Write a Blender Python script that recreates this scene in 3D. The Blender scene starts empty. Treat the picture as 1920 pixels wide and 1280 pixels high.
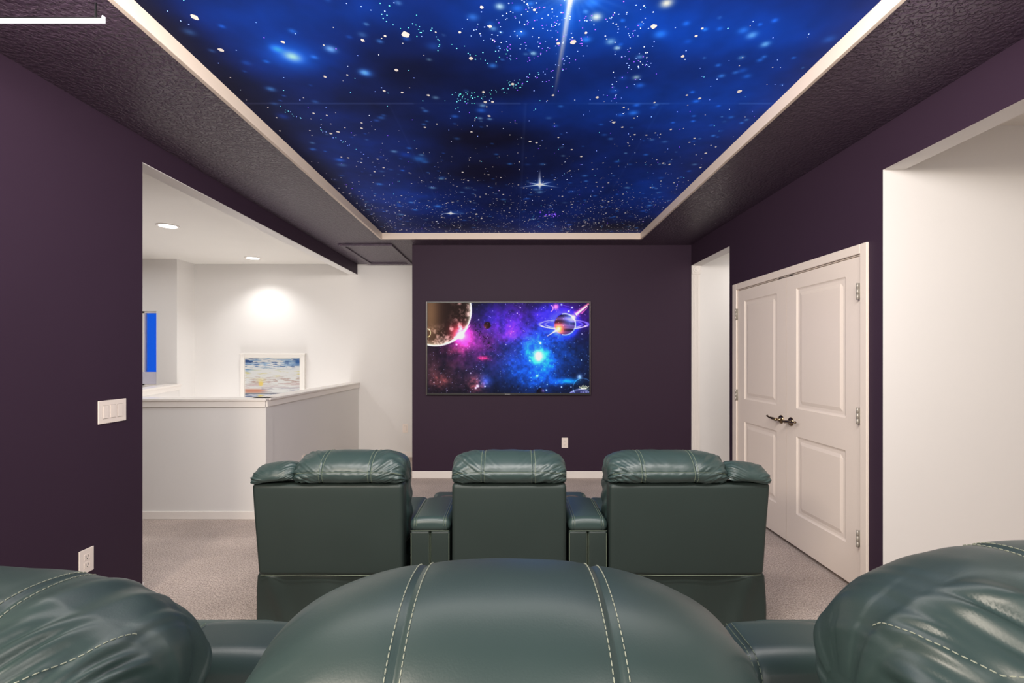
import bpy, bmesh, math, random
import numpy as np
from mathutils import Vector, noise

C = bpy.context.scene.collection
random.seed(7)
RNG = np.random.default_rng(11)

# ------------------------------------------------------------------ helpers
def lin(c):
    def f(v):
        v = v / 255.0
        return v / 12.92 if v <= 0.04045 else ((v + 0.055) / 1.055) ** 2.4
    return tuple(f(v) for v in c)

def mat(name, rgb, rough=0.6, metal=0.0, spec=0.5, emit=None, estr=0.0, noise_amt=0.0, noise_scale=3.0,
        bump=0.0, bump_scale=60.0, bump_dist=0.002, bump_kind='noise', stretch=(1, 1, 1), detail=4.0):
    m = bpy.data.materials.new(name)
    m.use_nodes = True
    nt = m.node_tree
    b = nt.nodes['Principled BSDF']
    col = lin(rgb)
    b.inputs['Base Color'].default_value = (*col, 1)
    b.inputs['Roughness'].default_value = rough
    b.inputs['Metallic'].default_value = metal
    b.inputs['Specular IOR Level'].default_value = spec
    if emit:
        b.inputs['Emission Color'].default_value = (*lin(emit), 1)
        b.inputs['Emission Strength'].default_value = estr
    tc = nt.nodes.new('ShaderNodeTexCoord')
    mp = nt.nodes.new('ShaderNodeMapping')
    mp.inputs['Scale'].default_value = stretch
    nt.links.new(tc.outputs['Object'], mp.inputs['Vector'])
    nz = nt.nodes.new('ShaderNodeTexNoise')
    nz.inputs['Scale'].default_value = noise_scale
    nz.inputs['Detail'].default_value = 3
    nt.links.new(mp.outputs['Vector'], nz.inputs['Vector'])
    mx = nt.nodes.new('ShaderNodeMix')
    mx.data_type = 'RGBA'
    k = noise_amt
    mx.inputs[6].default_value = (*[c * (1 - k) for c in col], 1)
    mx.inputs[7].default_value = (*[min(1, c * (1 + k)) for c in col], 1)
    nt.links.new(nz.outputs['Fac'], mx.inputs[0])
    nt.links.new(mx.outputs[2], b.inputs['Base Color'])
    if bump > 0:
        if bump_kind == 'voronoi':
            t = nt.nodes.new('ShaderNodeTexVoronoi')
            t.inputs['Scale'].default_value = bump_scale
            out = t.outputs['Distance']
        else:
            t = nt.nodes.new('ShaderNodeTexNoise')
            t.inputs['Scale'].default_value = bump_scale
            t.inputs['Detail'].default_value = detail
            out = t.outputs['Fac']
        nt.links.new(mp.outputs['Vector'], t.inputs['Vector'])
        bp = nt.nodes.new('ShaderNodeBump')
        bp.inputs['Strength'].default_value = bump
        bp.inputs['Distance'].default_value = bump_dist
        if bump_kind == 'knock':
            rp = nt.nodes.new('ShaderNodeValToRGB')
            rp.color_ramp.elements[0].position = 0.42
            rp.color_ramp.elements[1].position = 0.58
            nt.links.new(out, rp.inputs[0])
            out = rp.outputs[0]
        nt.links.new(out, bp.inputs['Height'])
        nt.links.new(bp.outputs['Normal'], b.inputs['Normal'])
    return m

def attr_mat(name, estr, rough=0.5, spec=0.5, base=1.0):
    m = bpy.data.materials.new(name)
    m.use_nodes = True
    nt = m.node_tree
    b = nt.nodes['Principled BSDF']
    a = nt.nodes.new('ShaderNodeVertexColor')
    a.layer_name = 'Col'
    if base > 0:
        mm = nt.nodes.new('ShaderNodeMix'); mm.data_type = 'RGBA'; mm.blend_type = 'MULTIPLY'
        mm.inputs[0].default_value = 1.0
        mm.inputs[7].default_value = (base, base, base, 1)
        nt.links.new(a.outputs['Color'], mm.inputs[6])
        nt.links.new(mm.outputs[2], b.inputs['Base Color'])
    else:
        b.inputs['Base Color'].default_value = (0.004, 0.004, 0.005, 1)
    nt.links.new(a.outputs['Color'], b.inputs['Emission Color'])
    b.inputs['Emission Strength'].default_value = estr
    b.inputs['Roughness'].default_value = rough
    b.inputs['Specular IOR Level'].default_value = spec
    return m

def obj(name, bm, mats, parent=None, smooth=False, loc=None):
    me = bpy.data.meshes.new(name)
    bm.normal_update()
    bm.to_mesh(me)
    bm.free()
    o = bpy.data.objects.new(name, me)
    for m in (mats if isinstance(mats, (list, tuple)) else [mats]):
        me.materials.append(m)
    if smooth:
        me.polygons.foreach_set('use_smooth', [True] * len(me.polygons))
    C.objects.link(o)
    if parent is not None:
        o.parent = parent
    if loc is not None:
        o.location = loc
    return o

def tag(o, label, cat, group=None):
    o['label'] = label
    o['category'] = cat
    if group:
        o['group'] = group
    return o

def thing(name, label, cat, loc=(0, 0, 0), group=None):
    o = bpy.data.objects.new(name, None)
    o.empty_display_size = 0.1
    o.location = loc
    C.objects.link(o)
    return tag(o, label, cat, group)

def structure(name, bm, m, parent=None, smooth=False):
    o = obj(name, bm, m, parent, smooth)
    o['kind'] = 'structure'
    return o

def box(bm, x0, x1, y0, y1, z0, z1, mi=0, bevel=0.0, matf=None):
    vs = [bm.verts.new((x, y, z)) for x in (x0, x1) for y in (y0, y1) for z in (z0, z1)]
    idx = [(0, 1, 3, 2), (4, 6, 7, 5), (0, 4, 5, 1), (2, 3, 7, 6), (0, 2, 6, 4), (1, 5, 7, 3)]
    nms = ['-x', '+x', '-y', '+y', '-z', '+z']
    fs = []
    for n, f in zip(nms, idx):
        fc = bm.faces.new([vs[i] for i in f])
        fc.material_index = matf(n) if matf else mi
        fs.append(fc)
    if bevel > 0:
        es = list({e for f in fs for e in f.edges})
        bmesh.ops.bevel(bm, geom=es, offset=bevel, segments=2, profile=0.5, affect='EDGES')
    return fs

def tube(bm, pts, r, seg=8, mi=0, caps=True):
    pts = [Vector(p) for p in pts]
    rs = r if isinstance(r, (list, tuple)) else [r] * len(pts)
    rings = []
    up = Vector((0, 0, 1))
    for i, p in enumerate(pts):
        d = (pts[min(i + 1, len(pts) - 1)] - pts[max(i - 1, 0)])
        if d.length < 1e-9:
            d = Vector((0, 1, 0))
        d.normalize()
        a = d.cross(up)
        if a.length < 1e-3:
            a = d.cross(Vector((1, 0, 0)))
        a.normalize()
        b = d.cross(a)
        rings.append([bm.verts.new(p + (a * math.cos(t) + b * math.sin(t)) * rs[i]) for t in
                      [2 * math.pi * k / seg for k in range(seg)]])
    for i in range(len(rings) - 1):
        for k in range(seg):
            f = bm.faces.new((rings[i][k], rings[i][(k + 1) % seg], rings[i + 1][(k + 1) % seg], rings[i + 1][k]))
            f.material_index = mi
    if caps:
        bm.faces.new(rings[0][::-1]).material_index = mi
        bm.faces.new(rings[-1]).material_index = mi

def lathe(bm, prof, origin, axis='z', seg=32, mi=0):
    """prof: list of (radius, height) revolved about an axis through origin"""
    o = Vector(origin)
    rings = []
    for r, h in prof:
        ring = []
        for k in range(seg):
            t = 2 * math.pi * k / seg
            c, s = r * math.cos(t), r * math.sin(t)
            if axis == 'z':
                v = Vector((c, s, h))
            elif axis == 'x':
                v = Vector((h, c, s))
            else:
                v = Vector((c, h, s))
            ring.append(bm.verts.new(o + v))
        rings.append(ring)
    for i in range(len(rings) - 1):
        for k in range(seg):
            f = bm.faces.new((rings[i][k], rings[i][(k + 1) % seg], rings[i + 1][(k + 1) % seg], rings[i + 1][k]))
            f.material_index = mi
    bm.faces.new(rings[0][::-1]).material_index = mi
    bm.faces.new(rings[-1]).material_index = mi
    bmesh.ops.recalc_face_normals(bm, faces=bm.faces[:])

def soft_box(bm, x0, x1, y0, y1, z0, z1, r, deform=None, n=14, kc=5, mi=0):
    """rounded box on a fine grid, optional deform(Vector, normal) -> Vector"""
    c = Vector(((x0 + x1) / 2, (y0 + y1) / 2, (z0 + z1) / 2))
    h = Vector(((x1 - x0) / 2, (y1 - y0) / 2, (z1 - z0) / 2))
    r = min(r, h.x, h.y, h.z) * 0.999
    ax = []
    for a in range(3):
        m = max(2, int(n * h[a] / max(h)))
        inner = h[a] - r
        L = [-inner - r * math.tan(math.pi / 4 * (1 - k / kc)) for k in range(kc)]
        L += [-inner + 2 * inner * k / m for k in range(m + 1)]
        L += [inner + r * math.tan(math.pi / 4 * (k + 1) / kc) for k in range(kc)]
        ax.append(L)
    cache = {}
    def vert(p):
        key = (round(p.x, 6), round(p.y, 6), round(p.z, 6))
        if key in cache:
            return cache[key]
        q = Vector([max(-(h[a] - r), min(h[a] - r, p[a])) for a in range(3)])
        d = p - q
        nn = d.normalized() if d.length > 1e-9 else Vector((0, 0, 1))
        v = c + q + nn * r
        if deform:
            v = deform(v, nn)
        cache[key] = bm.verts.new(v)
        return cache[key]
    for a in range(3):
        u, w = (a + 1) % 3, (a + 2) % 3
        for sgn in (-1, 1):
            for i in range(len(ax[u]) - 1):
                for j in range(len(ax[w]) - 1):
                    q = []
                    for (ii, jj) in ((i, j), (i + 1, j), (i + 1, j + 1), (i, j + 1)):
                        p = Vector((0, 0, 0))
                        p[a] = sgn * h[a]
                        p[u] = ax[u][ii]
                        p[w] = ax[w][jj]
                        q.append(vert(p))
                    if sgn < 0:
                        q.reverse()
                    if len(set(q)) == 4:
                        f = bm.faces.new(q)
                        f.material_index = mi

def grid_mesh(name, xs, ys, place, cols, material, parent=None):
    """grid with a colour attribute. place(X,Y arrays)->(N,3); cols (ny,nx,3) linear"""
    nx, ny = len(xs), len(ys)
    X, Y = np.meshgrid(xs, ys)
    co = place(X.ravel(), Y.ravel()).astype(np.float32)
    i = np.arange((nx - 1) * (ny - 1))
    r, c = i // (nx - 1), i % (nx - 1)
    a = r * nx + c
    loops = np.stack([a, a + 1, a + 1 + nx, a + nx], 1).ravel().astype(np.int32)
    me = bpy.data.meshes.new(name)
    me.vertices.add(nx * ny)
    me.vertices.foreach_set('co', co.ravel())
    me.loops.add(len(loops))
    me.loops.foreach_set('vertex_index', loops)
    me.polygons.add(len(i))
    me.polygons.foreach_set('loop_start', (np.arange(len(i)) * 4).astype(np.int32))
    me.update(calc_edges=True)
    me.validate()
    at = me.color_attributes.new('Col', 'FLOAT_COLOR', 'POINT')
    rgba = np.ones((nx * ny, 4), np.float32)
    rgba[:, :3] = cols.reshape(-1, 3)
    at.data.foreach_set('color', rgba.ravel())
    me.materials.append(material)
    o = bpy.data.objects.new(name, me)
    C.objects.link(o)
    if parent is not None:
        o.parent = parent
    return o

def lin_np(a):
    a = np.clip(a, 0, 255) / 255.0
    return np.where(a <= 0.04045, a / 12.92, ((a + 0.055) / 1.055) ** 2.4)

def vnoise(u, v, seed):
    """smooth value noise at arrays u,v"""
    g = np.random.default_rng(seed).random((64, 64))
    iu, iv = np.floor(u).astype(int), np.floor(v).astype(int)
    fu, fv = u - iu, v - iv
    fu = fu * fu * (3 - 2 * fu); fv = fv * fv * (3 - 2 * fv)
    def G(a, b): return g[a % 64, b % 64]
    return (G(iu, iv) * (1 - fu) + G(iu + 1, iv) * fu) * (1 - fv) + (G(iu, iv + 1) * (1 - fu) + G(iu + 1, iv + 1) * fu) * fv

def fbm(u, v, seed, oct=5, gain=0.55):
    s, a, t = 0, 1, 0
    for k in range(oct):
        s = s + a * vnoise(u * 2 ** k + 7.3 * k, v * 2 ** k + 3.1 * k, seed + k)
        t += a; a *= gain
    return s / t

# ------------------------------------------------------------------ materials
M_purple = mat('purple_wall_paint', (56, 41, 56), 0.55, spec=0.14, noise_amt=0.04, bump=0.15, bump_scale=180, bump_dist=0.001)
M_soffit = mat('dark_textured_ceiling_paint', (74, 59, 76), 0.36, spec=0.7, noise_amt=0.08, noise_scale=8, bump=0.8,
               bump_scale=48, bump_dist=0.005, bump_kind='knock', stretch=(1, 1, 1), detail=3)
M_white = mat('white_wall_paint', (225, 222, 219), 0.6, spec=0.3, noise_amt=0.012, bump=0.1, bump_scale=150, bump_dist=0.001)
M_wceil = mat('white_ceiling_paint', (226, 222, 216), 0.7, spec=0.2, noise_amt=0.02, bump=0.3, bump_scale=40, bump_dist=0.002)
M_trim = mat('cream_trim_paint', (222, 205, 190), 0.4, spec=0.4, noise_amt=0.01)
M_gloss = mat('white_trim_gloss', (234, 228, 222), 0.32, spec=0.5, noise_amt=0.01)
M_door = mat('door_white', (236, 223, 211), 0.35, spec=0.45, noise_amt=0.01, bump=0.06, bump_scale=90, bump_dist=0.0006)
M_plate = mat('switch_plastic', (238, 226, 216), 0.35, spec=0.5)
M_dark = mat('dark_slot', (22, 18, 18), 0.6)
M_hinge = mat('nickel_hinge', (176, 170, 160), 0.35, metal=0.4)
M_bronze = mat('antique_nickel_lever', (140, 122, 98), 0.22, metal=1.0, noise_amt=0.15, noise_scale=40)
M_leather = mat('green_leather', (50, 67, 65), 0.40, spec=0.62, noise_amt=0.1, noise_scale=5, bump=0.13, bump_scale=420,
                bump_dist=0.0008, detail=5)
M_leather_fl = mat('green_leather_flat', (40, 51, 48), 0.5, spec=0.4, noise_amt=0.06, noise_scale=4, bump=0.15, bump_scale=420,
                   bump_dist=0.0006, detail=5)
M_stitch = mat('pale_thread', (150, 156, 140), 0.7)
M_stitch2 = mat('grey_green_thread', (110, 122, 104), 0.7)
M_black = mat('black_plastic', (20, 20, 22), 0.35)
M_silver = mat('silver_bezel', (120, 112, 108), 0.35, metal=0.7)
M_led = mat('led_diffuser', (255, 255, 255), 0.5, emit=(255, 240, 225), estr=14)
M_lens = mat('downlight_lens', (255, 255, 255), 0.5, emit=(255, 250, 244), estr=9)
M_frame = mat('white_picture_frame', (232, 228, 222), 0.4)
M_panelgrey = mat('lavender_privacy_film', (205, 203, 218), 0.5, noise_amt=0.05, noise_scale=15)

# carpet
def carpet():
    m = bpy.data.materials.new('beige_carpet'); m.use_nodes = True
    nt = m.node_tree; b = nt.nodes['Principled BSDF']
    b.inputs['Roughness'].default_value = 0.95; b.inputs['Specular IOR Level'].default_value = 0.1
    tc = nt.nodes.new('ShaderNodeTexCoord')
    def nz(s, d=4):
        n = nt.nodes.new('ShaderNodeTexNoise'); n.inputs['Scale'].default_value = s; n.inputs['Detail'].default_value = d
        nt.links.new(tc.outputs['Object'], n.inputs['Vector']); return n
    a, c, e = nz(120, 6), nz(2.2, 3), nz(45, 4)
    r = nt.nodes.new('ShaderNodeValToRGB')
    r.color_ramp.elements[0].position = 0.34; r.color_ramp.elements[0].color = (*lin((162, 147, 139)), 1)
    r.color_ramp.elements[1].position = 0.66; r.color_ramp.elements[1].color = (*lin((226, 211, 202)), 1)
    nt.links.new(a.outputs['Fac'], r.inputs[0])
    mx = nt.nodes.new('ShaderNodeMix'); mx.data_type = 'RGBA'; mx.blend_type = 'MULTIPLY'; mx.inputs[0].default_value = 1
    r2 = nt.nodes.new('ShaderNodeValToRGB')
    r2.color_ramp.elements[0].position = 0.35; r2.color_ramp.elements[0].color = (0.82, 0.82, 0.82, 1)
    r2.color_ramp.elements[1].position = 0.65; r2.color_ramp.elements[1].color = (1, 1, 1, 1)
    nt.links.new(c.outputs['Fac'], r2.inputs[0])
    nt.links.new(r.outputs[0], mx.inputs[6]); nt.links.new(r2.outputs[0], mx.inputs[7])
    nt.links.new(mx.outputs[2], b.inputs['Base Color'])
    ad = nt.nodes.new('ShaderNodeMath'); ad.operation = 'ADD'
    nt.links.new(a.outputs['Fac'], ad.inputs[0]); nt.links.new(e.outputs['Fac'], ad.inputs[1])
    bp = nt.nodes.new('ShaderNodeBump'); bp.inputs['Strength'].default_value = 0.9; bp.inputs['Distance'].default_value = 0.008
    nt.links.new(ad.outputs[0], bp.inputs['Height']); nt.links.new(bp.outputs['Normal'], b.inputs['Normal'])
    return m
M_carpet = carpet()

def glass():
    m = bpy.data.materials.new('window_glass'); m.use_nodes = True
    b = m.node_tree.nodes['Principled BSDF']
    b.inputs['Transmission Weight'].default_value = 1.0
    b.inputs['Roughness'].default_value = 0.0
    b.inputs['IOR'].default_value = 1.1
    return m
M_glass = glass()

# ------------------------------------------------------------------ dimensions (metres, camera at the origin, looking +Y)
CAM_H = 1.41
ZC = 2.69          # ceiling
XL, XR = -2.17, 2.057
YT = 5.48          # television wall
YH = 6.62          # hall back wall
T = 0.12
YB = -2.6          # wall behind the camera
XFL, XFR = -6.6, 4.6

# ------------------------------------------------------------------ floor
bm = bmesh.new()
box(bm, XFL, XFR, YB, 4.16, -0.12, 0)
box(bm, -2.20, XFR, 4.16, YH, -0.12, 0)
box(bm, XFL, -4.42, 4.16, YH, -0.12, 0)
structure('floor', bm, M_carpet)
bm = bmesh.new()
box(bm, -4.42, -2.20, 4.16, YH, -1.6, -1.5)
structure('floor', bm, M_carpet)
RZ = 0.20
bm = bmesh.new()
box(bm, XL + 0.001, XR - 0.001, YB + 0.001, 1.86, 0.0005, RZ, bevel=0.012)
structure('trim_riser_platform', bm, M_carpet).name = 'trim_5'

# ------------------------------------------------------------------ ceilings
TX0, TX1, TY0, TY1 = -1.43, 1.39, -1.4, 5.18
bm = bmesh.new()
box(bm, XL - T, TX0 - 0.02, YB, YH, ZC, ZC + 0.14)
box(bm, TX1 + 0.015, XR + T, YB, YT, ZC, ZC + 0.14)
box(bm, TX0 - 0.02, TX1 + 0.015, TY1 + 0.02, YT, ZC, ZC + 0.14)
box(bm, TX0 - 0.02, TX1 + 0.015, YB, TY0 - 0.02, ZC, ZC + 0.14)
box(bm, TX0 - 0.02, -1.05, YT, YH, ZC, ZC + 0.14)
box(bm, TX0 - 0.1, TX1 + 0.1, TY0 - 0.1, TY1 + 0.1, ZC + 0.1, ZC + 0.14)
structure('ceiling', bm, M_soffit)
bm = bmesh.new()
box(bm, XFL, XL - T, YB, YH, ZC, ZC + 0.1)
box(bm, XR + T, XFR, YB, YH, ZC, ZC + 0.1)
structure('ceiling', bm, M_wceil)

# tray trim boards, one ring mitred at the corners
bm = bmesh.new()
zt = ZC + 0.066
box(bm, TX0 - 0.024, TX0, TY0 - 0.024, TY1 + 0.024, ZC - 0.006, zt, bevel=0.002)
box(bm, TX1, TX1 + 0.02, TY0 - 0.024, TY1 + 0.024, ZC - 0.006, zt, bevel=0.002)
box(bm, TX0, TX1, TY1, TY1 + 0.024, ZC - 0.006, zt, bevel=0.002)
box(bm, TX0, TX1, TY0 - 0.024, TY0, ZC - 0.006, zt, bevel=0.002)
structure('trim_1', bm, M_trim)

# ------------------------------------------------------------------ walls
bm = bmesh.new()   # television wall
box(bm, -1.164, XR + T, YT, YT + T, 0, ZC, matf=lambda n: 0 if n == '-y' else 1)
box(bm, -1.164, -1.164 + T, YT + T, YH, 0, ZC, mi=1)
structure('wall_front', bm, [M_purple, M_white])
bm = bmesh.new()
box(bm, XR + 0.0005, XFR, YT - 0.003, YT, 0, ZC)
structure('wall_hall_right_far', bm, M_white)

bm = bmesh.new()   # left wall with the beam over the stair opening
mf = lambda n: 0 if n == '+x' else 1
box(bm, XL - T, XL, YB, 2.78, 0, ZC, matf=mf)
box(bm, XL - T, XL, 2.78, YH, 2.544, ZC, matf=mf)
box(bm, XL - 0.012, XL - 0.0005, 2.7805, YH, 2.540, 2.5438, mi=1)
structure('wall_left', bm, [M_purple, M_white])

bm = bmesh.new()   # right wall: near opening, closet door opening, far opening
mf = lambda n: 0 if n == '-x' else 1
a, b = XR, XR + T
box(bm, a, b, YB, -1.2, 0, ZC, matf=mf)
box(bm, a, b, -1.2, 2.64, 2.445, ZC, matf=mf)
box(bm, a, b, 2.64, 2.79, 0, ZC, matf=mf)
box(bm, a, b, 2.79, 4.35, 2.012, ZC, matf=mf)
box(bm, a, b, 4.35, 4.51, 0, ZC, matf=mf)
box(bm, a, b, 4.51, YT, 2.452, ZC, matf=mf)
structure('wall_right', bm, [M_purple, M_white])
bm = bmesh.new()
box(bm, XR + T, XFR, 2.64, 2.76, 0, ZC)
structure('wall_hall_right', bm, M_white)
bm = bmesh.new()
box(bm, XR + T, XFR, 4.39, 4.51, 0, ZC)
structure('wall_hall_right', bm, M_white)
bm = bmesh.new()
box(bm, XFR, XFR + T, YB, YT, 0, ZC)
structure('wall_right_far', bm, M_white)
bm = bmesh.new()
box(bm, XFL, XFR, YB - T, YB, 0, ZC)
structure('wall_back', bm, M_white)

bm = bmesh.new()   # back of the stair hall
box(bm, -4.44, -1.164, YH, YH + T, -1.6, ZC)
structure('wall_stair_back', bm, M_white)
YW = 6.27
bm = bmesh.new()   # jog and window wall
wx0, wx1, wz0, wz1 = -5.75, -4.712, 1.02, 2.0
box(bm, -4.56, -4.44, YW, YH, -1.6, ZC)
box(bm, wx1, -4.56, YW, YW + T, 0, ZC)
box(bm, wx0, wx1, YW, YW + T, 0, wz0)
box(bm, wx0, wx1, YW, YW + T, wz1, ZC)
box(bm, XFL, wx0, YW, YW + T, 0, ZC)
structure('wall_window', bm, M_white)
bm = bmesh.new()
box(bm, XFL - T, XFL, YB, YW + T, 0, ZC)
structure('wall_left_far', bm, M_white)

# window
w = bpy.data.objects.new('window_1', None); C.objects.link(w); w['kind'] = 'structure'
w.location = (wx1, YW, wz0)
def wl(bmf, name, m, **k):
    o = obj(name, bmf, m, w, **k)
    o['kind'] = 'structure'
    o.location = (-wx1, -YW, -wz0)
    return o
bm = bmesh.new()
y0, y1 = YW + 0.03, YW + 0.075
box(bm, wx1 - 0.022, wx1, y0, y1, wz0, wz1)
box(bm, wx0, wx0 + 0.022, y0, y1, wz0, wz1)
box(bm, wx0, wx1, y0, y1, wz1 - 0.022, wz1)
box(bm, wx0, wx1, y0, y1, wz0, wz0 + 0.02)
for mx in (-4.892, -5.1, -5.33, -5.56):
    box(bm, mx - 0.055, mx, y0, y1, wz0, wz1)
wl(bm, 'window_frame', M_gloss)
bm = bmesh.new(); box(bm, wx0 + 0.02, wx1 - 0.02, YW + 0.05, YW + 0.055, 1.198, wz1 - 0.02)
wl(bm, 'pane', M_glass)
bm = bmesh.new(); box(bm, wx0 + 0.02, wx1 - 0.018, YW + 0.022, YW + 0.035, wz0 + 0.018, 1.198)
wl(bm, 'lower_panel', M_panelgrey)
bm = bmesh.new(); box(bm, wx0 - 0.04, wx1 + 0.04, YW - 0.03, YW + 0.03, wz0 - 0.015, wz0 + 0.002, bevel=0.003)
wl(bm, 'window_sill', M_gloss)

# half walls round the stairs
def half_wall(name, p0, p1, th=0.12, z0=0.0, ovh=(0.02, 0.02), base=True, ap0=0.0):
    """p0->p1 is the visible face line; the body lies to its left side"""
    p0, p1 = Vector((*p0, 0)), Vector((*p1, 0))
    d = (p1 - p0); L = d.length; d.normalize()
    n = Vector((-d.y, d.x, 0))
    def B(bm, s0, s1, t0, t1, za, zb, bev=0):
        tmp = bmesh.new()
        box(tmp, s0, s1, t0, t1, za, zb, bevel=bev)
        for v in tmp.verts:
            v.co = p0 + d * v.co.x + n * v.co.y + Vector((0, 0, v.co.z))
        me = bpy.data.meshes.new('t'); tmp.to_mesh(me); tmp.free(); bm.from_mesh(me); bpy.data.meshes.remove(me)
    bm = bmesh.new(); B(bm, 0, L, 0, th, z0, 1.022)
    body = structure(name, bm, M_white)
    bm = bmesh.new(); B(bm, -ovh[0], L + ovh[1], -0.028, th + 0.028, 1.023, 1.043, 0.004)
    cap = structure('cap_rail', bm, M_gloss, body)
    bm = bmesh.new(); B(bm, ap0, L, -0.014, -0.0002, 0.968, 1.0225, 0.003)
    B(bm, 0, L, th + 0.0002, th + 0.014, 0.968, 1.0225, 0.003)
    structure('apron_trim', bm, M_gloss, body)
    if base:
        bm = bmesh.new(); B(bm, 0, L, -0.013, -0.0002, 0.0, 0.072, 0.004)
        structure('base_trim', bm, M_gloss, body)
    return body
half_wall('wall_half_front', (-4.30, 4.10), (-2.135, 4.10), ovh=(0, 0.014))
half_wall('wall_half_side', (-2.140, 4.222), (-2.155, YH - 0.001), z0=-0.0, ovh=(0.09, -0.03), ap0=-.115)
half_wall('wall_half_far', (-4.02, 5.0), (-4.40, 6.26), z0=-1.5, ovh=(0, 0), base=False)
# lower stairwell walls below the floor edge
bm = bmesh.new()
box(bm, -4.42, -2.2, 4.10, 4.16, -1.5, -0.121); box(bm, -2.2, -2.14, 4.16, YH, -1.5, -0.121)
box(bm, -4.48, -4.42, 4.16, YH, -1.5, -0.121)
structure('wall_stair_lower', bm, M_white)

# baseboards
bm = bmesh.new(); box(bm, -1.164, XR, YT - 0.014, YT - 0.0002, 0, 0.082, bevel=0.004)
structure('baseboard_front', bm, M_gloss)
bm = bmesh.new(); box(bm, -2.12, -1.164, YH - 0.014, YH - 0.0002, 0, 0.075, bevel=0.004)
structure('baseboard_hall', bm, M_gloss)
bm = bmesh.new(); box(bm, XR + T, XFR, 2.626, 2.6398, 0, 0.082, bevel=0.004)
structure('baseboard_right', bm, M_gloss)
bm = bmesh.new(); box(bm, XL - T - 0.014, XL - T - 0.0002, YB, 2.79, 0, 0.08, bevel=0.004)
box(bm, XL - T - 0.014, XL - 0.001, 2.7802, 2.794, 0, 0.08, bevel=0.004)
structure('baseboard_left', bm, M_gloss)

# fluted casing with a rosette block in the far opening
bm = bmesh.new()
fx0, fx1 = XR + 0.004, XR + 0.094
box(bm, fx0, fx1, YT - 0.016, YT - 0.0035, 0, 2.352)
for k in range(4):
    cx = fx0 + 0.018 + k * 0.018
    box(bm, cx - 0.005, cx + 0.005, YT - 0.021, YT - 0.016, 0.02, 2.34, bevel=0.002)
box(bm, fx0 - 0.003, fx1 + 0.004, YT - 0.026, YT - 0.0035, 2.352, 2.45, bevel=0.003)
lathe(bm, [(0.036, 0), (0.034, -0.006), (0.026, -0.002), (0.018, -0.004), (0.012, -0.010), (0.002, -0.011)],
      ((fx0 + fx1) / 2, YT - 0.026, 2.401), axis='y', seg=28)
structure('trim_2', bm, M_gloss)

# ------------------------------------------------------------------ closet double door
dr = bpy.data.objects.new('door_1', None); C.objects.link(dr); dr['kind'] = 'structure'
def dpart(name, bm, m, parent=dr, smooth=False, label=None):
    o = obj(name, bm, m, parent, smooth)
    o['kind'] = 'structure'
    if label: o['label'] = label
    return o
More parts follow.
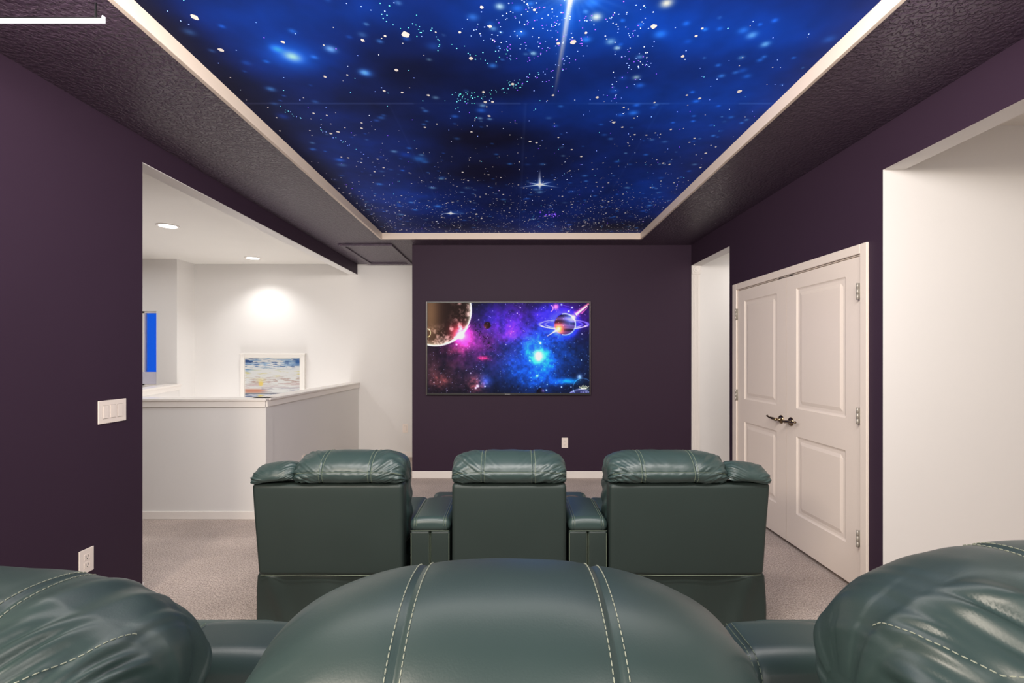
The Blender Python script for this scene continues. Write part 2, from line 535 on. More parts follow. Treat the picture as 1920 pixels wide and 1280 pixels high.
# casing
bm = bmesh.new()
cx0, cx1 = XR - 0.016, XR - 0.0002
box(bm, cx0, cx1, 2.741, 2.796, 0, 2.069, bevel=0.004)
box(bm, cx0, cx1, 4.344, 4.42, 0, 2.069, bevel=0.004)
box(bm, cx0, cx1, 2.796, 4.344, 2.013, 2.069, bevel=0.004)
box(bm, XR, XR + 0.10, 2.79, 2.80, 0, 2.012); box(bm, XR, XR + 0.10, 4.34, 4.35, 0, 2.012)
box(bm, XR, XR + 0.10, 2.80, 4.34, 2.006, 2.012)
dpart('door_casing', bm, M_door)
Zb, Zt = 0.026, 2.000
def leaf(y0, y1, side):
    panels = [(y0 + 0.125, y1 - 0.125, 1.027, 1.899), (y0 + 0.125, y1 - 0.125, 0.262, 0.827)]
    offs = [0, 0.008, 0.016, 0.034, 0.058]
    dep = [0, 0.006, 0.0085, 0.0085, 0.0025]
    ys = {y0, y1}; zs = {Zb, Zt}
    for (a, b, c, d) in panels:
        for o_ in offs:
            ys |= {a + o_, b - o_}; zs |= {c + o_, d - o_}
    ys, zs = sorted(ys), sorted(zs)
    def depth(y, z):
        for (a, b, c, d) in panels:
            m = min(y - a, b - y, z - c, d - z)
            if m >= 0:
                return float(np.interp(m, offs, dep))
        return 0
    bm = bmesh.new()
    V = [[bm.verts.new((XR - 0.004 + depth(y, z), y, z)) for z in zs] for y in ys]
    for i in range(len(ys) - 1):
        for j in range(len(zs) - 1):
            bm.faces.new((V[i][j], V[i][j + 1], V[i + 1][j + 1], V[i + 1][j]))
    box(bm, XR + 0.005, XR + 0.031, y0, y1, Zb, Zt)
    # closed edges
    for yy in (y0, y1):
        box(bm, XR - 0.004, XR + 0.006, yy - 0.0005 if yy == y1 else yy, yy if yy == y1 else yy + 0.0005, Zb, Zt)
    box(bm, XR - 0.004, XR + 0.006, y0, y1, Zb, Zb + 0.0005); box(bm, XR - 0.004, XR + 0.006, y0, y1, Zt - 0.0005, Zt)
    lf = dpart('door_leaf', bm, M_door)
    hy = y0 if side == 'near' else y1
    for hz in (1.79, 1.055, 0.33):
        bm = bmesh.new()
        for q in range(3):
            z0_ = hz - 0.048 + q * 0.0328
            tube(bm, [(XR - 0.0235, hy, z0_), (XR - 0.0235, hy, z0_ + 0.0323)], 0.0065, 12)
        box(bm, XR - 0.0235, XR - 0.004, hy - 0.002, hy + 0.002, hz - 0.048, hz + 0.05)
        dpart('hinge', bm, M_hinge, lf, True)
    # lever handle
    ly = (y1 - 0.062) if side == 'near' else (y0 + 0.062)
    sg = -1 if side == 'near' else 1
    zz = 0.925
    bm = bmesh.new()
    lathe(bm, [(0.033, 0.0), (0.033, -0.004), (0.029, -0.009), (0.018, -0.012), (0.012, -0.013), (0.011, -0.045), (0.013, -0.05), (0.002, -0.058)],
          (XR - 0.004, ly, zz), axis='x', seg=28)
    h = dpart('door_handle', bm, M_bronze, lf, True)
    bm = bmesh.new()
    pts = [(XR - 0.052, ly - sg * 0.012, zz), (XR - 0.054, ly + sg * 0.02, zz + 0.002), (XR - 0.056, ly + sg * 0.05, zz + 0.006),
           (XR - 0.052, ly + sg * 0.085, zz + 0.004), (XR - 0.048, ly + sg * 0.11, zz + 0.009), (XR - 0.046, ly + sg * 0.122, zz + 0.012)]
    tube(bm, pts, [0.010, 0.011, 0.009, 0.006, 0.0065, 0.009], 12)
    dpart('lever', bm, M_bronze, h, True)
    # ball catch plate at the top
    bm = bmesh.new(); box(bm, XR - 0.008, XR + 0.01, ly - 0.03, ly + 0.03, 2.0, 2.006)
    dpart('catch_plate', bm, M_dark, lf)
leaf(2.803, 3.566, 'near')
leaf(3.570, 4.337, 'far')

# ------------------------------------------------------------------ attic hatch
t = thing('attic_hatch', 'dark painted square attic hatch with raised frame in the hall ceiling', 'hatch', (-1.69, 5.96, ZC))
bm = bmesh.new()
hx0, hx1, hy0, hy1, fw = -2.0, -1.385, 5.42, 6.555, 0.058
for (a, b, c, d) in ((hx0, hx0 + fw, hy0, hy1), (hx1 - fw, hx1, hy0, hy1), (hx0 + fw, hx1 - fw, hy0, hy0 + fw), (hx0 + fw, hx1 - fw, hy1 - fw, hy1)):
    box(bm, a + 1.69, b + 1.69, c - 5.96, d - 5.96, -0.022, -0.0003, bevel=0.003)
obj('hatch_frame', bm, M_soffit, t)
bm = bmesh.new(); box(bm, hx0 + fw + 1.69, hx1 - fw + 1.69, hy0 + fw - 5.96, hy1 - fw - 5.96, -0.006, -0.0003)
obj('hatch_panel', bm, M_soffit, t)

# ------------------------------------------------------------------ plates on the walls
def outlet(name, label, cat, origin, wdir, ndir, w_, h_, kind, group=None):
    """wdir: unit along the plate, ndir: unit out of the wall"""
    t = thing(name, label, cat, origin, group)
    W, N, Z = Vector(wdir), Vector(ndir), Vector((0, 0, 1))
    def B(bm, a0, a1, n0, n1, z0, z1, bev=0):
        tmp = bmesh.new(); box(tmp, a0, a1, n0, n1, z0, z1, bevel=bev)
        for v in tmp.verts:
            v.co = W * v.co.x + N * v.co.y + Z * v.co.z
        bmesh.ops.recalc_face_normals(tmp, faces=tmp.faces[:])
        me = bpy.data.meshes.new('t'); tmp.to_mesh(me); tmp.free(); bm.from_mesh(me); bpy.data.meshes.remove(me)
    bm = bmesh.new(); B(bm, -w_ / 2, w_ / 2, 0.0005, 0.006, -h_ / 2, h_ / 2, 0.002)
    obj('wall_plate', bm, M_plate, t)
    if kind.startswith('switch'):
        n = int(kind[6:])
        for k in range(n):
            c = (k - (n - 1) / 2) * 0.046
            bm = bmesh.new(); B(bm, c - 0.0165, c + 0.0165, 0.0062, 0.0085, -0.034, 0.034, 0.001)
            obj('rocker', bm, M_plate, t)
            bm = bmesh.new(); B(bm, c - 0.018, c + 0.018, 0.0059, 0.0063, -0.0355, 0.0355)
            obj('rocker_gap', bm, mat('plate_shadow', (150, 138, 130), 0.6), t)
    else:
        for c in (-0.021, 0.021):
            bm = bmesh.new(); B(bm, -0.016, 0.016, 0.0062, 0.0075, c - 0.014, c + 0.014, 0.0015)
            s = obj('socket', bm, M_plate, t)
            bm = bmesh.new()
            B(bm, -0.008, -0.006, 0.0075, 0.0079, c - 0.002, c + 0.008)
            B(bm, 0.006, 0.008, 0.0075, 0.0079, c - 0.002, c + 0.008)
            B(bm, -0.002, 0.002, 0.0075, 0.0079, c - 0.010, c - 0.006)
            obj('slots', bm, M_dark, s)
    return t
outlet('light_switch', 'wide white three-rocker light switch on the left purple wall', 'switch', (XL, 2.567, 1.112), (0, 1, 0), (1, 0, 0), 0.178, 0.122, 'switch3')
outlet('power_outlet', 'white double power outlet low on the left purple wall', 'outlet', (XL, 2.410, 0.370), (0, 1, 0), (1, 0, 0), 0.082, 0.122, 'outlet')
outlet('power_outlet', 'white power outlet on the purple wall below the television', 'outlet', (0.597, YT, 0.408), (1, 0, 0), (0, -1, 0), 0.074, 0.117, 'outlet')
outlet('light_switch', 'small white switch plate on the white hall wall', 'switch', (-1.503, YH, 0.40), (1, 0, 0), (0, -1, 0), 0.074, 0.117, 'switch1')
outlet('power_outlet', 'faint white power outlet low on the side of the half wall', 'outlet', (-2.143, 4.85, 0.345), (0, 1, 0), (1, 0, 0), 0.07, 0.112, 'outlet')

# ------------------------------------------------------------------ recessed lights
def downlight(x, y, label):
    t = thing('recessed_light', label, 'ceiling light', (x, y, ZC), 'recessed lights over the stairs')
    bm = bmesh.new()
    lathe(bm, [(0.078, -0.0005), (0.100, -0.0005), (0.100, -0.004), (0.092, -0.008), (0.080, -0.008), (0.078, -0.005)], (0, 0, 0), seg=40)
    obj('trim_ring', bm, M_gloss, t, True)
    bm = bmesh.new(); lathe(bm, [(0.076, -0.002), (0.076, -0.006), (0.05, -0.009), (0.001, -0.010)], (0, 0, 0), seg=40)
    obj('lens', bm, M_lens, t, True)
    ld = bpy.data.lights.new('downlight_lamp', 'SPOT'); ld.spot_size = math.radians(124); ld.spot_blend = .7; ld.shadow_soft_size = .05
    ld.energy = 36; ld.color = (1.0, 0.985, 0.975)
    lo = bpy.data.objects.new('downlight_lamp', ld); C.objects.link(lo); lo.location = (x, y, ZC - 0.03)
downlight(-3.395, 4.67, 'round recessed ceiling light over the stairs, nearer one')
downlight(-3.40, 6.20, 'round recessed ceiling light close to the white back wall')

# ------------------------------------------------------------------ LED bar on the left ceiling border
t = thing('led_light_bar', 'glowing white linear light bar hanging just under the dark ceiling border', 'light bar', (-1.482, 1.72, ZC))
bm = bmesh.new(); box(bm, -0.62, -0.004, -0.006, 0.006, -0.072, -0.061, bevel=0.003)
obj('diffuser', bm, M_led, t)
bm = bmesh.new(); box(bm, -0.62, -0.004, -0.005, 0.005, -0.0605, -0.056)
obj('housing', bm, M_black, t)
for xx in (-0.0035, -0.6245):
    bm = bmesh.new(); box(bm, xx, xx + 0.004, -0.006, 0.006, -0.072, -0.050, bevel=0.001)
    obj('end_cap', bm, mat('lit_end_cap', (235, 238, 245), 0.4, emit=(215, 225, 255), estr=1.0), t)
for xx in (-0.03, -0.59):
    bm = bmesh.new(); box(bm, xx - .002, xx + .002, -0.003, 0.003, -0.056, -0.0002)
    obj('hanger', bm, M_black, t)

# ------------------------------------------------------------------ starry ceiling print
K = ZC + 0.062 - CAM_H
def plan(px, py):
    Y = 890 * K / (667.0 - py)
    return (px - 962) * Y / 890, Y
xs = np.linspace(TX0, TX1, 353)
ys = np.concatenate([np.linspace(TY0, 1.6, 60)[:-1], np.linspace(1.6, TY1, 448)])
X, Y = np.meshgrid(xs, ys)
PXs = 962 + 890 * X / np.maximum(Y, 0.9)
PYs = 667 - 890 * K / np.maximum(Y, 0.9)
def sm(v, a, b):
    t_ = np.clip((v - a) / (b - a), 0, 1); return t_ * t_ * (3 - 2 * t_)
n1 = fbm(X * 1.1 + 3, Y * 0.9 + 5, 21)
n2 = fbm(X * 3 + 1, Y * 3, 51)
n3 = fbm(X * 9 + 1, Y * 9, 81, 3)
base = np.array([15, 38, 108.0]); dark = np.array([15, 17, 42.0]); bright = np.array([12, 62, 168.0])
lvl = 0.46 + (n1 - 0.5) * 0.75 + (n2 - 0.5) * 0.22
def blob(cx, cy, rx, ry, amt, p=2):
    bx_, by_ = plan(cx, cy)
    _, yb = plan(cx, cy - ry if cy - ry > -400 else -400)
    RX = rx * by_ / 890
    RY = max(abs(by_ - yb), 0.03)
    return amt * np.exp(-(((X - bx_) / RX) ** 2 + ((Y - by_) / RY) ** 2) ** (p / 2))
for q in [(1060, 20, 190, 90, .55), (1300, 60, 240, 70, .45), (1450, 60, 160, 70, .35), (1250, 190, 260, 50, .42), (1400, 150, 140, 60, .3), (450, 40, 180, 60, .3),
          (545, 110, 90, 40, .5), (750, 370, 110, 30, .3), (1300, 250, 90, 50, .25), (640, 280, 90, 25, .15), (1230, 350, 60, 40, .2), (690, 20, 90, 30, .25), (520, 30, 100, 30, .2),
          (780, 130, 120, 50, -.42), (960, 170, 110, 30, -.32), (930, 260, 110, 30, -.5), (910, 320, 90, 30, -.5), (930, 385, 60, 16, -.2), (700, 190, 110, 35, -.3),
          (1160, 400, 60, 20, -.3), (1040, 300, 60, 30, -.1), (860, 425, 60, 12, -.2), (370, 60, 60, 40, -.2), (480, 170, 60, 40, -.3), (600, 330, 60, 20, -.2),
          (1170, 425, 90, 14, -.45), (620, 240, 80, 20, -.15)]:
    lvl = lvl + blob(*q)
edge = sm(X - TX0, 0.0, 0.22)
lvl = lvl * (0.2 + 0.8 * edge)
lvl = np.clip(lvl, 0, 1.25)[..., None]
col = np.where(lvl < 0.5, dark + (base - dark) * lvl * 2, base + (bright - base) * (lvl - 0.5) * 2)
col = col * (0.88 + 0.26 * n3[..., None])
def add(color, g):
    global col
    col = col + g[..., None] * np.array(color, float)
def add_at(x, y, r, color, amp, rx=1.0):
    add(color, amp * np.exp(-(((X - x) / (r * rx)) ** 2 + ((Y - y) / r) ** 2)))
# soft blue galaxies and fuzzy stars
rg = random.Random(5)
for k in range(330):
    x, y = rg.uniform(TX0 + .06, TX1 - .03), rg.uniform(1.65, TY1 - .05)
    r = rg.choice([.008, .010, .013, .018, .025]) * rg.uniform(.7, 1.2)
    sl = (slice(None), slice(None))
    m_ = (np.abs(X - x) < r * 4) & (np.abs(Y - y) < r * 4)
    g = np.exp(-(((X[m_] - x) / r) ** 2 + ((Y[m_] - y) / (r * .9)) ** 2)) * rg.uniform(.25, .8)
    col[m_] += g[:, None] * np.array(rg.choice([(40, 90, 150), (50, 110, 160), (70, 120, 150), (120, 150, 130)]), float)
for (cx, cy, r, amp, colr) in [(545, 105, .085, .6, (30, 80, 140)), (548, 106, .034, .85, (190, 170, 90)), (620, 92, .022, 1, (110, 140, 140)), (683, 136, .022, 1, (80, 120, 140)),
                               (787, 298, .045, .6, (40, 110, 160)), (1118, 32, .020, 1, (220, 180, 70)), (1250, 6, .022, 1, (230, 190, 80)), (1145, 78, .018, .8, (140, 150, 90)),
                               (1000, 100, .012, 1, (140, 160, 110)), (1435, 83, .018, .8, (120, 150, 120)), (1193, 145, .016, .8, (170, 170, 100)), (937, 12, .015, .9, (190, 190, 110)),
                               (1157, 90, .012, .9, (190, 190, 110)), (1390, 108, .012, .6, (120, 150, 120)), (1012, 346, .10, .45, (20, 80, 160)), (688, 137, .03, .5, (40, 100, 160)),
                               (1072, -24, .05, 1.0, (240, 180, 60)), (1070, -5, .22, .22, (40, 80, 90)), (1410, 66, .02, .7, (120, 150, 120)), (530, 218, .03, .5, (20, 60, 140)),
                               (760, 290, .04, .4, (10, 60, 150)), (855, 398, .05, .4, (60, 90, 110))]:
    x, y = plan(cx, cy); add_at(x, y, r, colr, amp)
# the long ray of the big star and the small cross stars
def ray(p0, p1, w0, w1, color, amp):
    x0, y0 = plan(*p0); x1, y1 = plan(*p1)
    dx, dy = x1 - x0, y1 - y0; L = math.hypot(dx, dy)
    s = ((X - x0) * dx + (Y - y0) * dy) / L / L
    d = np.abs((X - x0) * dy - (Y - y0) * dx) / L
    sc = np.clip(s, 0, 1)
    wd = w0 + (w1 - w0) * sc
    g = np.exp(-(d / wd) ** 2) * (1 - sc) ** 1.1 * (s > -0.02) * (s < 1) * amp
    add(color, g)
ray((1074, -30), (1038, 190), .010, .005, (235, 165, 50), 1.1)
ray((1074, -30), (1036, 200), .03, .015, (50, 70, 70), .35)
for ang in range(0, 360, 12):
    x, y = plan(1074, -20)
    for_l = 0.22 + 0.1 * ((ang * 7) % 5) / 5
    a_ = math.radians(ang)
    dx, dy = math.cos(a_) * for_l, math.sin(a_) * for_l
    L = for_l
    s = ((X - x) * dx + (Y - y) * dy) / L / L
    d = np.abs((X - x) * dy - (Y - y) * dx) / L
    add((90, 90, 70), np.exp(-(d / .008) ** 2) * np.clip(1 - s, 0, 1) * (s > 0) * .25)
for c0, arms in (((1012, 346), [(1012, 315), (970, 352), (1052, 352), (1012, 358), (985, 341), (1040, 340)]), ((845, 400), [(845, 394), (822, 400), (868, 402), (845, 404)])):
    for a_ in arms:
        ray(c0, a_, .010, .004, (230, 220, 190), 1.3)
    x, y = plan(*c0); add_at(x, y, .022, (240, 230, 190), 1)
# seams between the printed sheets
for ysm, amp in ((2.525, 48), (3.745, 9)):
    g = np.exp(-((Y - ysm) / .004) ** 2) * (0.35 + 0.9 * (fbm(X * 3, Y * 0 + 2, 7, 3) > .5))
    add((1, 1, 1), g * amp)
for xsm, amp in ((0.065, 14), (-0.66, 8), (0.80, 8)):
    g = np.exp(-((X - xsm) / .005) ** 2) * (Y > 2.525)
    add((1, 1, 1), g * amp)
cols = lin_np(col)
M_print = attr_mat('printed_starfield', 0.5, rough=0.6, spec=0.08, base=0.4)  # print's own glow is added, standing in for room light from below
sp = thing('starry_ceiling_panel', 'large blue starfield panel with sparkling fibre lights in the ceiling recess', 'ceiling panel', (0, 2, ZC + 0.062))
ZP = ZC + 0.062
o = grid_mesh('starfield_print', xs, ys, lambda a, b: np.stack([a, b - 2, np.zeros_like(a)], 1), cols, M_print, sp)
o.data.flip_normals()
# points: pale flecks and lit fibre ends
M_fleck = mat('pale_fleck', (225, 215, 205), 0.6, emit=(220, 212, 205), estr=0.35)  # plain painted flecks, brightened by an added faint glow
def em(name, rgb, s): return mat(name, rgb, 0.5, emit=rgb, estr=s)
FM = [em('fibre_cyan', (120, 225, 235), 1.6), em('fibre_blue', (150, 175, 255), 1.9), em('fibre_violet', (150, 85, 255), 1.9), em('fibre_green', (90, 215, 190), 1.3), em('fibre_white', (235, 240, 255), 2.2)]
def disc(bm, x, y, r, z, mi, asp=1.0, seg=8, rnd=None):
    vs = []
    ph = (rnd or random).uniform(0, 6.28)
    for k in range(seg):
        t_ = 2 * math.pi * k / seg
        rr = r * ((rnd or random).uniform(.8, 1.15) if seg > 8 else 1)
        vs.append(bm.verts.new((x + rr * math.cos(t_ + ph), y - 2 + rr * math.sin(t_ + ph) * asp, z)))
    f = bm.faces.new(vs[::-1]); f.material_index = mi
bm = bmesh.new()
rg = random.Random(3)
named = [(760, 64, .017), (365, 32, .014), (414, 93, .011), (530, 78, .008), (607, 84, .004), (680, 75, .008), (743, 131, .009), (651, 140, .005), (754, 173, .007), (803, 178, .008),
         (883, 109, .010), (910, 191, .009), (917, 217, .009), (1037, 178, .007), (1120, 182, .008), (1075, 78, .013), (1047, 81, .008), (1226, 49, .012), (1305, 67, .007),
         (1280, 105, .008), (1386, 171, .012), (1312, 184, .008), (1288, 178, .006), (1151, 229, .011), (1167, 238, .007), (1190, 252, .007), (1302, 259, .007), (1189, 221, .005),
         (994, 265, .009), (1006, 267, .008), (1090, 293, .008), (634, 247, .010), (620, 250, .009), (588, 212, .007), (613, 216, .006), (678, 230, .006), (678, 240, .008),
         (708, 298, .008), (525, 245, .006), (640, 294, .006), (884, 247, .007), (819, 232, .005), (1131, 305, .006), (1111, 317, .006), (1180, 273, .005), (1342, 275, .006),
         (903, 13, .008), (919, 49, .008), (862, 60, .006), (817, 60, .004), (722, 67, .006), (1022, 405, .012), (1002, 18, .006), (1099, 61, .006)]
for px, py, r in named:
    x, y = plan(px, py)
    disc(bm, x, y, r, -0.0012, 0, 1.15, 12, rg)
for k in range(1900):
    y = 1.65 + (TY1 - 1.68) * math.sqrt(rg.random()) if rg.random() < .8 else rg.uniform(4.0, TY1 - .03)
    if rg.random() > 0.25 + 0.75 * ((y - 1.6) / 3.5) ** 1.3: continue
    x = rg.uniform(TX0 + .03, TX1 - .02)
    r = rg.choice([.0018, .0022, .0026, .003, .0035, .0035, .005, .0075]) * rg.uniform(.8, 1.2)
    disc(bm, x, y, r, -0.001, 0, rg.uniform(.7, 1.5), 7, rg)
for k in range(60):
    y = rg.uniform(TY0, 1.6); x = rg.uniform(TX0 + .03, TX1 - .02)
    disc(bm, x, y, rg.uniform(.004, .01), -0.001, 0, 1, 8, rg)
f1 = obj('pale_flecks', bm, M_fleck, sp); f1['kind'] = 'stuff'
bm = bmesh.new()
def scatter(pts, n, jit, mis, rmin=.0017, rmax=.0030):
    n = int(n * .8); jit *= 1.25
    P = [plan(*p) for p in pts]
    segl = [math.dist(P[i], P[i + 1]) for i in range(len(P) - 1)]
    tot = sum(segl)
    for k in range(n):
        d = rg.uniform(0, tot); i = 0
        while i < len(segl) - 1 and d > segl[i]:
            d -= segl[i]; i += 1
        u = d / max(segl[i], 1e-6)
        frac = (sum(segl[:i]) + d) / tot
        x = P[i][0] + (P[i + 1][0] - P[i][0]) * u + rg.gauss(0, jit)
        y = P[i][1] + (P[i + 1][1] - P[i][1]) * u + rg.gauss(0, jit)
        if not (TX0 + .01 < x < TX1 - .01): continue
        disc(bm, x, y, rg.uniform(rmin, rmax), -0.0016, mis(frac), 1, 8, rg)
ch = rg.choice
scatter([(665, 8), (700, 22), (740, 25), (760, 40)], 18, .035, lambda f: ch([0, 3, 1]))
scatter([(740, 38), (790, 55), (820, 80), (850, 95), (900, 103), (950, 103), (1000, 103), (1040, 88), (1075, 60)], 75, .024, lambda f: ch([0, 0, 3]) if f < .62 else ch([1, 2, 2]))
scatter([(850, 178), (880, 182), (905, 178), (930, 172), (950, 165), (990, 152), (1020, 140), (1045, 130), (1065, 115), (1078, 98), (1090, 85), (1100, 60), (1105, 30)], 130, .022,
        lambda f: ch([0, 3, 0]) if f < .38 else (ch([1, 0, 2]) if f < .52 else ch([2, 2, 1])))
scatter([(850, 190), (870, 195), (885, 190), (895, 175)], 16, .02, lambda f: ch([0, 3]))
scatter([(880, 40), (900, 62), (930, 75), (970, 80), (1010, 72), (1050, 55), (1060, 30), (1040, 15)], 85, .026, lambda f: ch([1, 1, 4, 2]))
scatter([(945, 15), (960, 35), (990, 42), (1020, 38), (1035, 20), (1020, 8), (970, 8)], 70, .028, lambda f: ch([1, 4, 1, 2]))
scatter([(1150, 5), (1170, 40), (1200, 65), (1205, 95), (1198, 120), (1180, 140), (1160, 160), (1150, 185)], 95, .035, lambda f: ch([1, 1, 2, 4]))
scatter([(1130, 30), (1160, 55), (1170, 90), (1175, 120)], 30, .04, lambda f: ch([1, 4]))
scatter([(1015, 398), (1030, 402), (1046, 400), (1045, 404), (1022, 404)], 55, .02, lambda f: 2, .003, .004)
scatter([(525, 200), (545, 212), (570, 225)], 14, .006, lambda f: ch([1, 0]), .002, .003)
scatter([(590, 236), (640, 265), (700, 298)], 22, .008, lambda f: ch([1, 0]), .002, .003)
for k in range(420):
    x, y = rg.uniform(TX0 + .05, TX1 - .03), rg.uniform(1.65, TY1 - .05)
    if x < 0.1 and rg.random() < .35: continue
    disc(bm, x, y, rg.uniform(.0014, .003), -0.0014, ch([1, 1, 4, 2, 0]), 1, 8, rg)
f2 = obj('fibre_optic_points', bm, FM, sp); f2['kind'] = 'stuff'

# ------------------------------------------------------------------ television
tv = thing('wall_television', 'wide flat television showing colourful planets and galaxies on the purple wall', 'television', (-0.055, YT, 1.498))
X0, X1, Z0, Z1 = -0.939, 0.940, -0.533, 0.533
bm = bmesh.new(); box(bm, X0 + .01, X1 - .01, -0.045, -0.0005, Z0 + .01, Z1 - .01, bevel=0.004)
obj('back_housing', bm, M_black, tv)
bm = bmesh.new()
for (a, b, c, d) in ((X0, X0 + .006, Z0, Z1), (X1 - .006, X1, Z0, Z1), (X0 + .008, X1 - .008, Z1 - .008, Z1), (X0 + .008, X1 - .008, Z0, Z0 + .014)):
    side = (b - a) < .05
    box(bm, a, b, -0.056, -0.0451, c, d, mi=0 if side else 1, bevel=0.001)
obj('bezel', bm, [M_silver, M_black], tv)
bm = bmesh.new()
box(bm, X0 + .008, X1 - .008, -0.050, -0.046, Z0 + .014, Z1 - .008)
obj('screen_glass_back', bm, M_black, tv).name = 'screen_border'
# picture, drawn in the pixel frame of a 1662 x 936 image
nx, ny = 620, 350
U, V = np.meshgrid(np.linspace(118, 1780, nx), np.linspace(92, 1028, ny))
n1 = fbm(U / 260, V / 260, 101); n2 = fbm(U / 90, V / 90, 141); n3 = fbm(U / 30, V / 30, 171, 3)
def G(cx, cy, rx, ry=None, p=2):
    ry = ry or rx
    return np.exp(-((((U - cx) / rx) ** 2 + ((V - cy) / ry) ** 2) ** (p / 2)))
img = np.zeros((ny, nx, 3)) + np.array([22, 22, 40.0])
def A(c, g):
    global img
    img = img + np.clip(g, 0, None)[..., None] * np.array(c, float)
A((8, 60, 130), (G(1250, 720, 560, 330)) * (0.5 + n1))
A((20, 20, 95), G(900, 250, 420, 220) * (0.3 + n1))
A((70, 20, 90), G(1000, 260, 260, 200) * (0.2 + 1.3 * n2))
A((120, 30, 140), G(990, 390, 130, 100) * (n2 + .1))
A((75, 16, 130), G(1560, 220, 330, 200) * (0.4 + n1))
A((30, 60, 200), G(1380, 200, 140, 120) * .6)
A((80, 15, 60), G(700, 560, 330, 230) * n2 * 1.4)
A((200, 60, 130), G(480, 440, 110, 110) * .7)
A((150, 50, 110), G(520, 460, 260, 200) * (.3 + n2) * .6)
A((60, 35, 30), G(250, 850, 360, 220) * n2 * 1.8)
A((160, 80, 60), G(260, 900, 90, 70) * n3 * .9)
A((190, 90, 70), G(620, 940, 90, 90) * n3 * 1.1)
A((60, 110, 230), G(720, 900, 60, 60) * .6)
A((230, 30, 60), G(700, 668, 60, 24) * (n3 * 1.4))
A((150, 60, 50), G(400, 590, 120, 40) * n3 * .6)
A((90, 60, 50), G(150, 600, 60, 400) * .3)
# galaxy
R = np.hypot((U - 1262) / 1.0, (V - 645) / 1.05); TH = np.arctan2(V - 645, U - 1262)
arm = 0.5 + 0.5 * np.cos(2 * TH - np.log(R + 20) * 4.2 + 1.0)
A((20, 110, 220), np.exp(-(R / 260) ** 2) * (.35 + .75 * arm) * (.5 + n3))
A((50, 110, 190), np.exp(-(R / 95) ** 2) * .8)
A((255, 255, 255), np.exp(-(R / 46) ** 2) * 1.1)
A((10, 150, 200), G(1580, 905, 90, 26) * .9); A((10, 80, 160), G(1450, 910, 90, 40) * .7)
A((170, 190, 200), G(1680, 860, 26) * .9)
img = img * (0.80 + 0.4 * n3[..., None])
# ringed planet
rp = np.hypot(U - 1530, V - 315); inside = 1 / (1 + np.exp((rp - 110) / 2.5))
bands = .5 + .5 * np.sin((V - .08 * U) / 11 + n2 * 3)
surf = np.array([40, 30, 70.0]) + bands[..., None] * np.array([80, 60, 90.0]) + G(1580, 260, 70)[..., None] * np.array([80, 110, 160.0]) + G(1460, 360, 70)[..., None] * np.array([190, 60, 0.0])
re = np.hypot((U - 1520) / 265, (V - 315) / 52)
ring = (np.exp(-((re - .93) / .07) ** 2) + .7 * np.exp(-((re - .72) / .05) ** 2))
A((130, 140, 250), ring * .75); A((30, 60, 220), np.exp(-((rp - 120) / 40) ** 2) * .8)
img = img * (1 - inside[..., None]) + surf * inside[..., None]
A((150, 190, 255), np.exp(-((rp - 110) / 6) ** 2) * (U > 1500) * .8)
A((230, 190, 255), ring * (V > 330) * .5)
A((255, 150, 30), G(1465, 365, 36) * 1.1); A((255, 240, 160), G(1468, 363, 12)); A((220, 200, 255), G(1620, 240, 26) * .9)
def line(x0, y0, x1, y1, w0, w1, c, amp):
    dx, dy = x1 - x0, y1 - y0; L = math.hypot(dx, dy)
    s = ((U - x0) * dx + (V - y0) * dy) / L / L; d = np.abs((U - x0) * dy - (V - y0) * dx) / L
    sc = np.clip(s, 0, 1)
    A(c, np.exp(-(d / (w0 + (w1 - w0) * sc)) ** 2) * (s > 0) * (s < 1) * amp)
line(1465, 365, 1345, 440, 9, 2, (240, 170, 90), 1)
line(1640, 215, 1775, 100, 22, 10, (255, 160, 110), .8); line(1640, 215, 1760, 125, 9, 5, (255, 230, 200), .8); line(1700, 205, 1765, 140, 8, 3, (230, 120, 120), .7)
A((255, 130, 90), G(1438, 132, 26)); A((230, 150, 190), np.exp(-((np.hypot(U - 1375, V - 150) - 34) / 4) ** 2) * (U > 1385) * .8)
for s_ in ((1495, 112), (1605, 142), (1570, 180)):
    A((150, 200, 255), G(*s_, 9) * 1.2)
line(1495, 112, 1605, 142, 2, 2, (120, 110, 230), .6); line(1605, 142, 1570, 180, 2, 2, (120, 110, 230), .6)
# big planet
rp = np.hypot(U - 200, V - 168); inside = 1 / (1 + np.exp((rp - 371) / 2.5))
surf = np.array([62, 42, 38.0]) + G(150, 200, 100, 400)[..., None] * np.array([88, 76, 54.0]) + (np.clip(fbm(U / 45, V / 45, 201, 5) - .50, 0, 1) * 4)[..., None] * np.array([150, 130, 130.0]) * (sm(rp, 120, 300))[..., None]
surf = surf + (np.exp(-((rp - 371) / 14) ** 2) + .5 * np.exp(-((rp - 371) / 40) ** 2))[..., None] * np.array([150, 160, 150.0]) + G(440, 400, 90)[..., None] * np.array([170, 60, 80.0])
img = img * (1 - inside[..., None]) + surf * inside[..., None]
A((200, 205, 190), np.exp(-((rp - 371) / 5) ** 2) * .8)
A((255, 235, 245), G(460, 432, 30) * 1.3); A((250, 90, 170), G(475, 435, 75) * .75)
line(460, 432, 560, 320, 12, 3, (255, 220, 230), .6); line(460, 432, 340, 500, 12, 3, (255, 220, 230), .5)
A((230, 200, 150), np.exp(-((np.hypot((U - 122) / 1, (V - 405) / 1.5) - 28) / 3) ** 2) * (U > 118) * (V < 450) * .9)
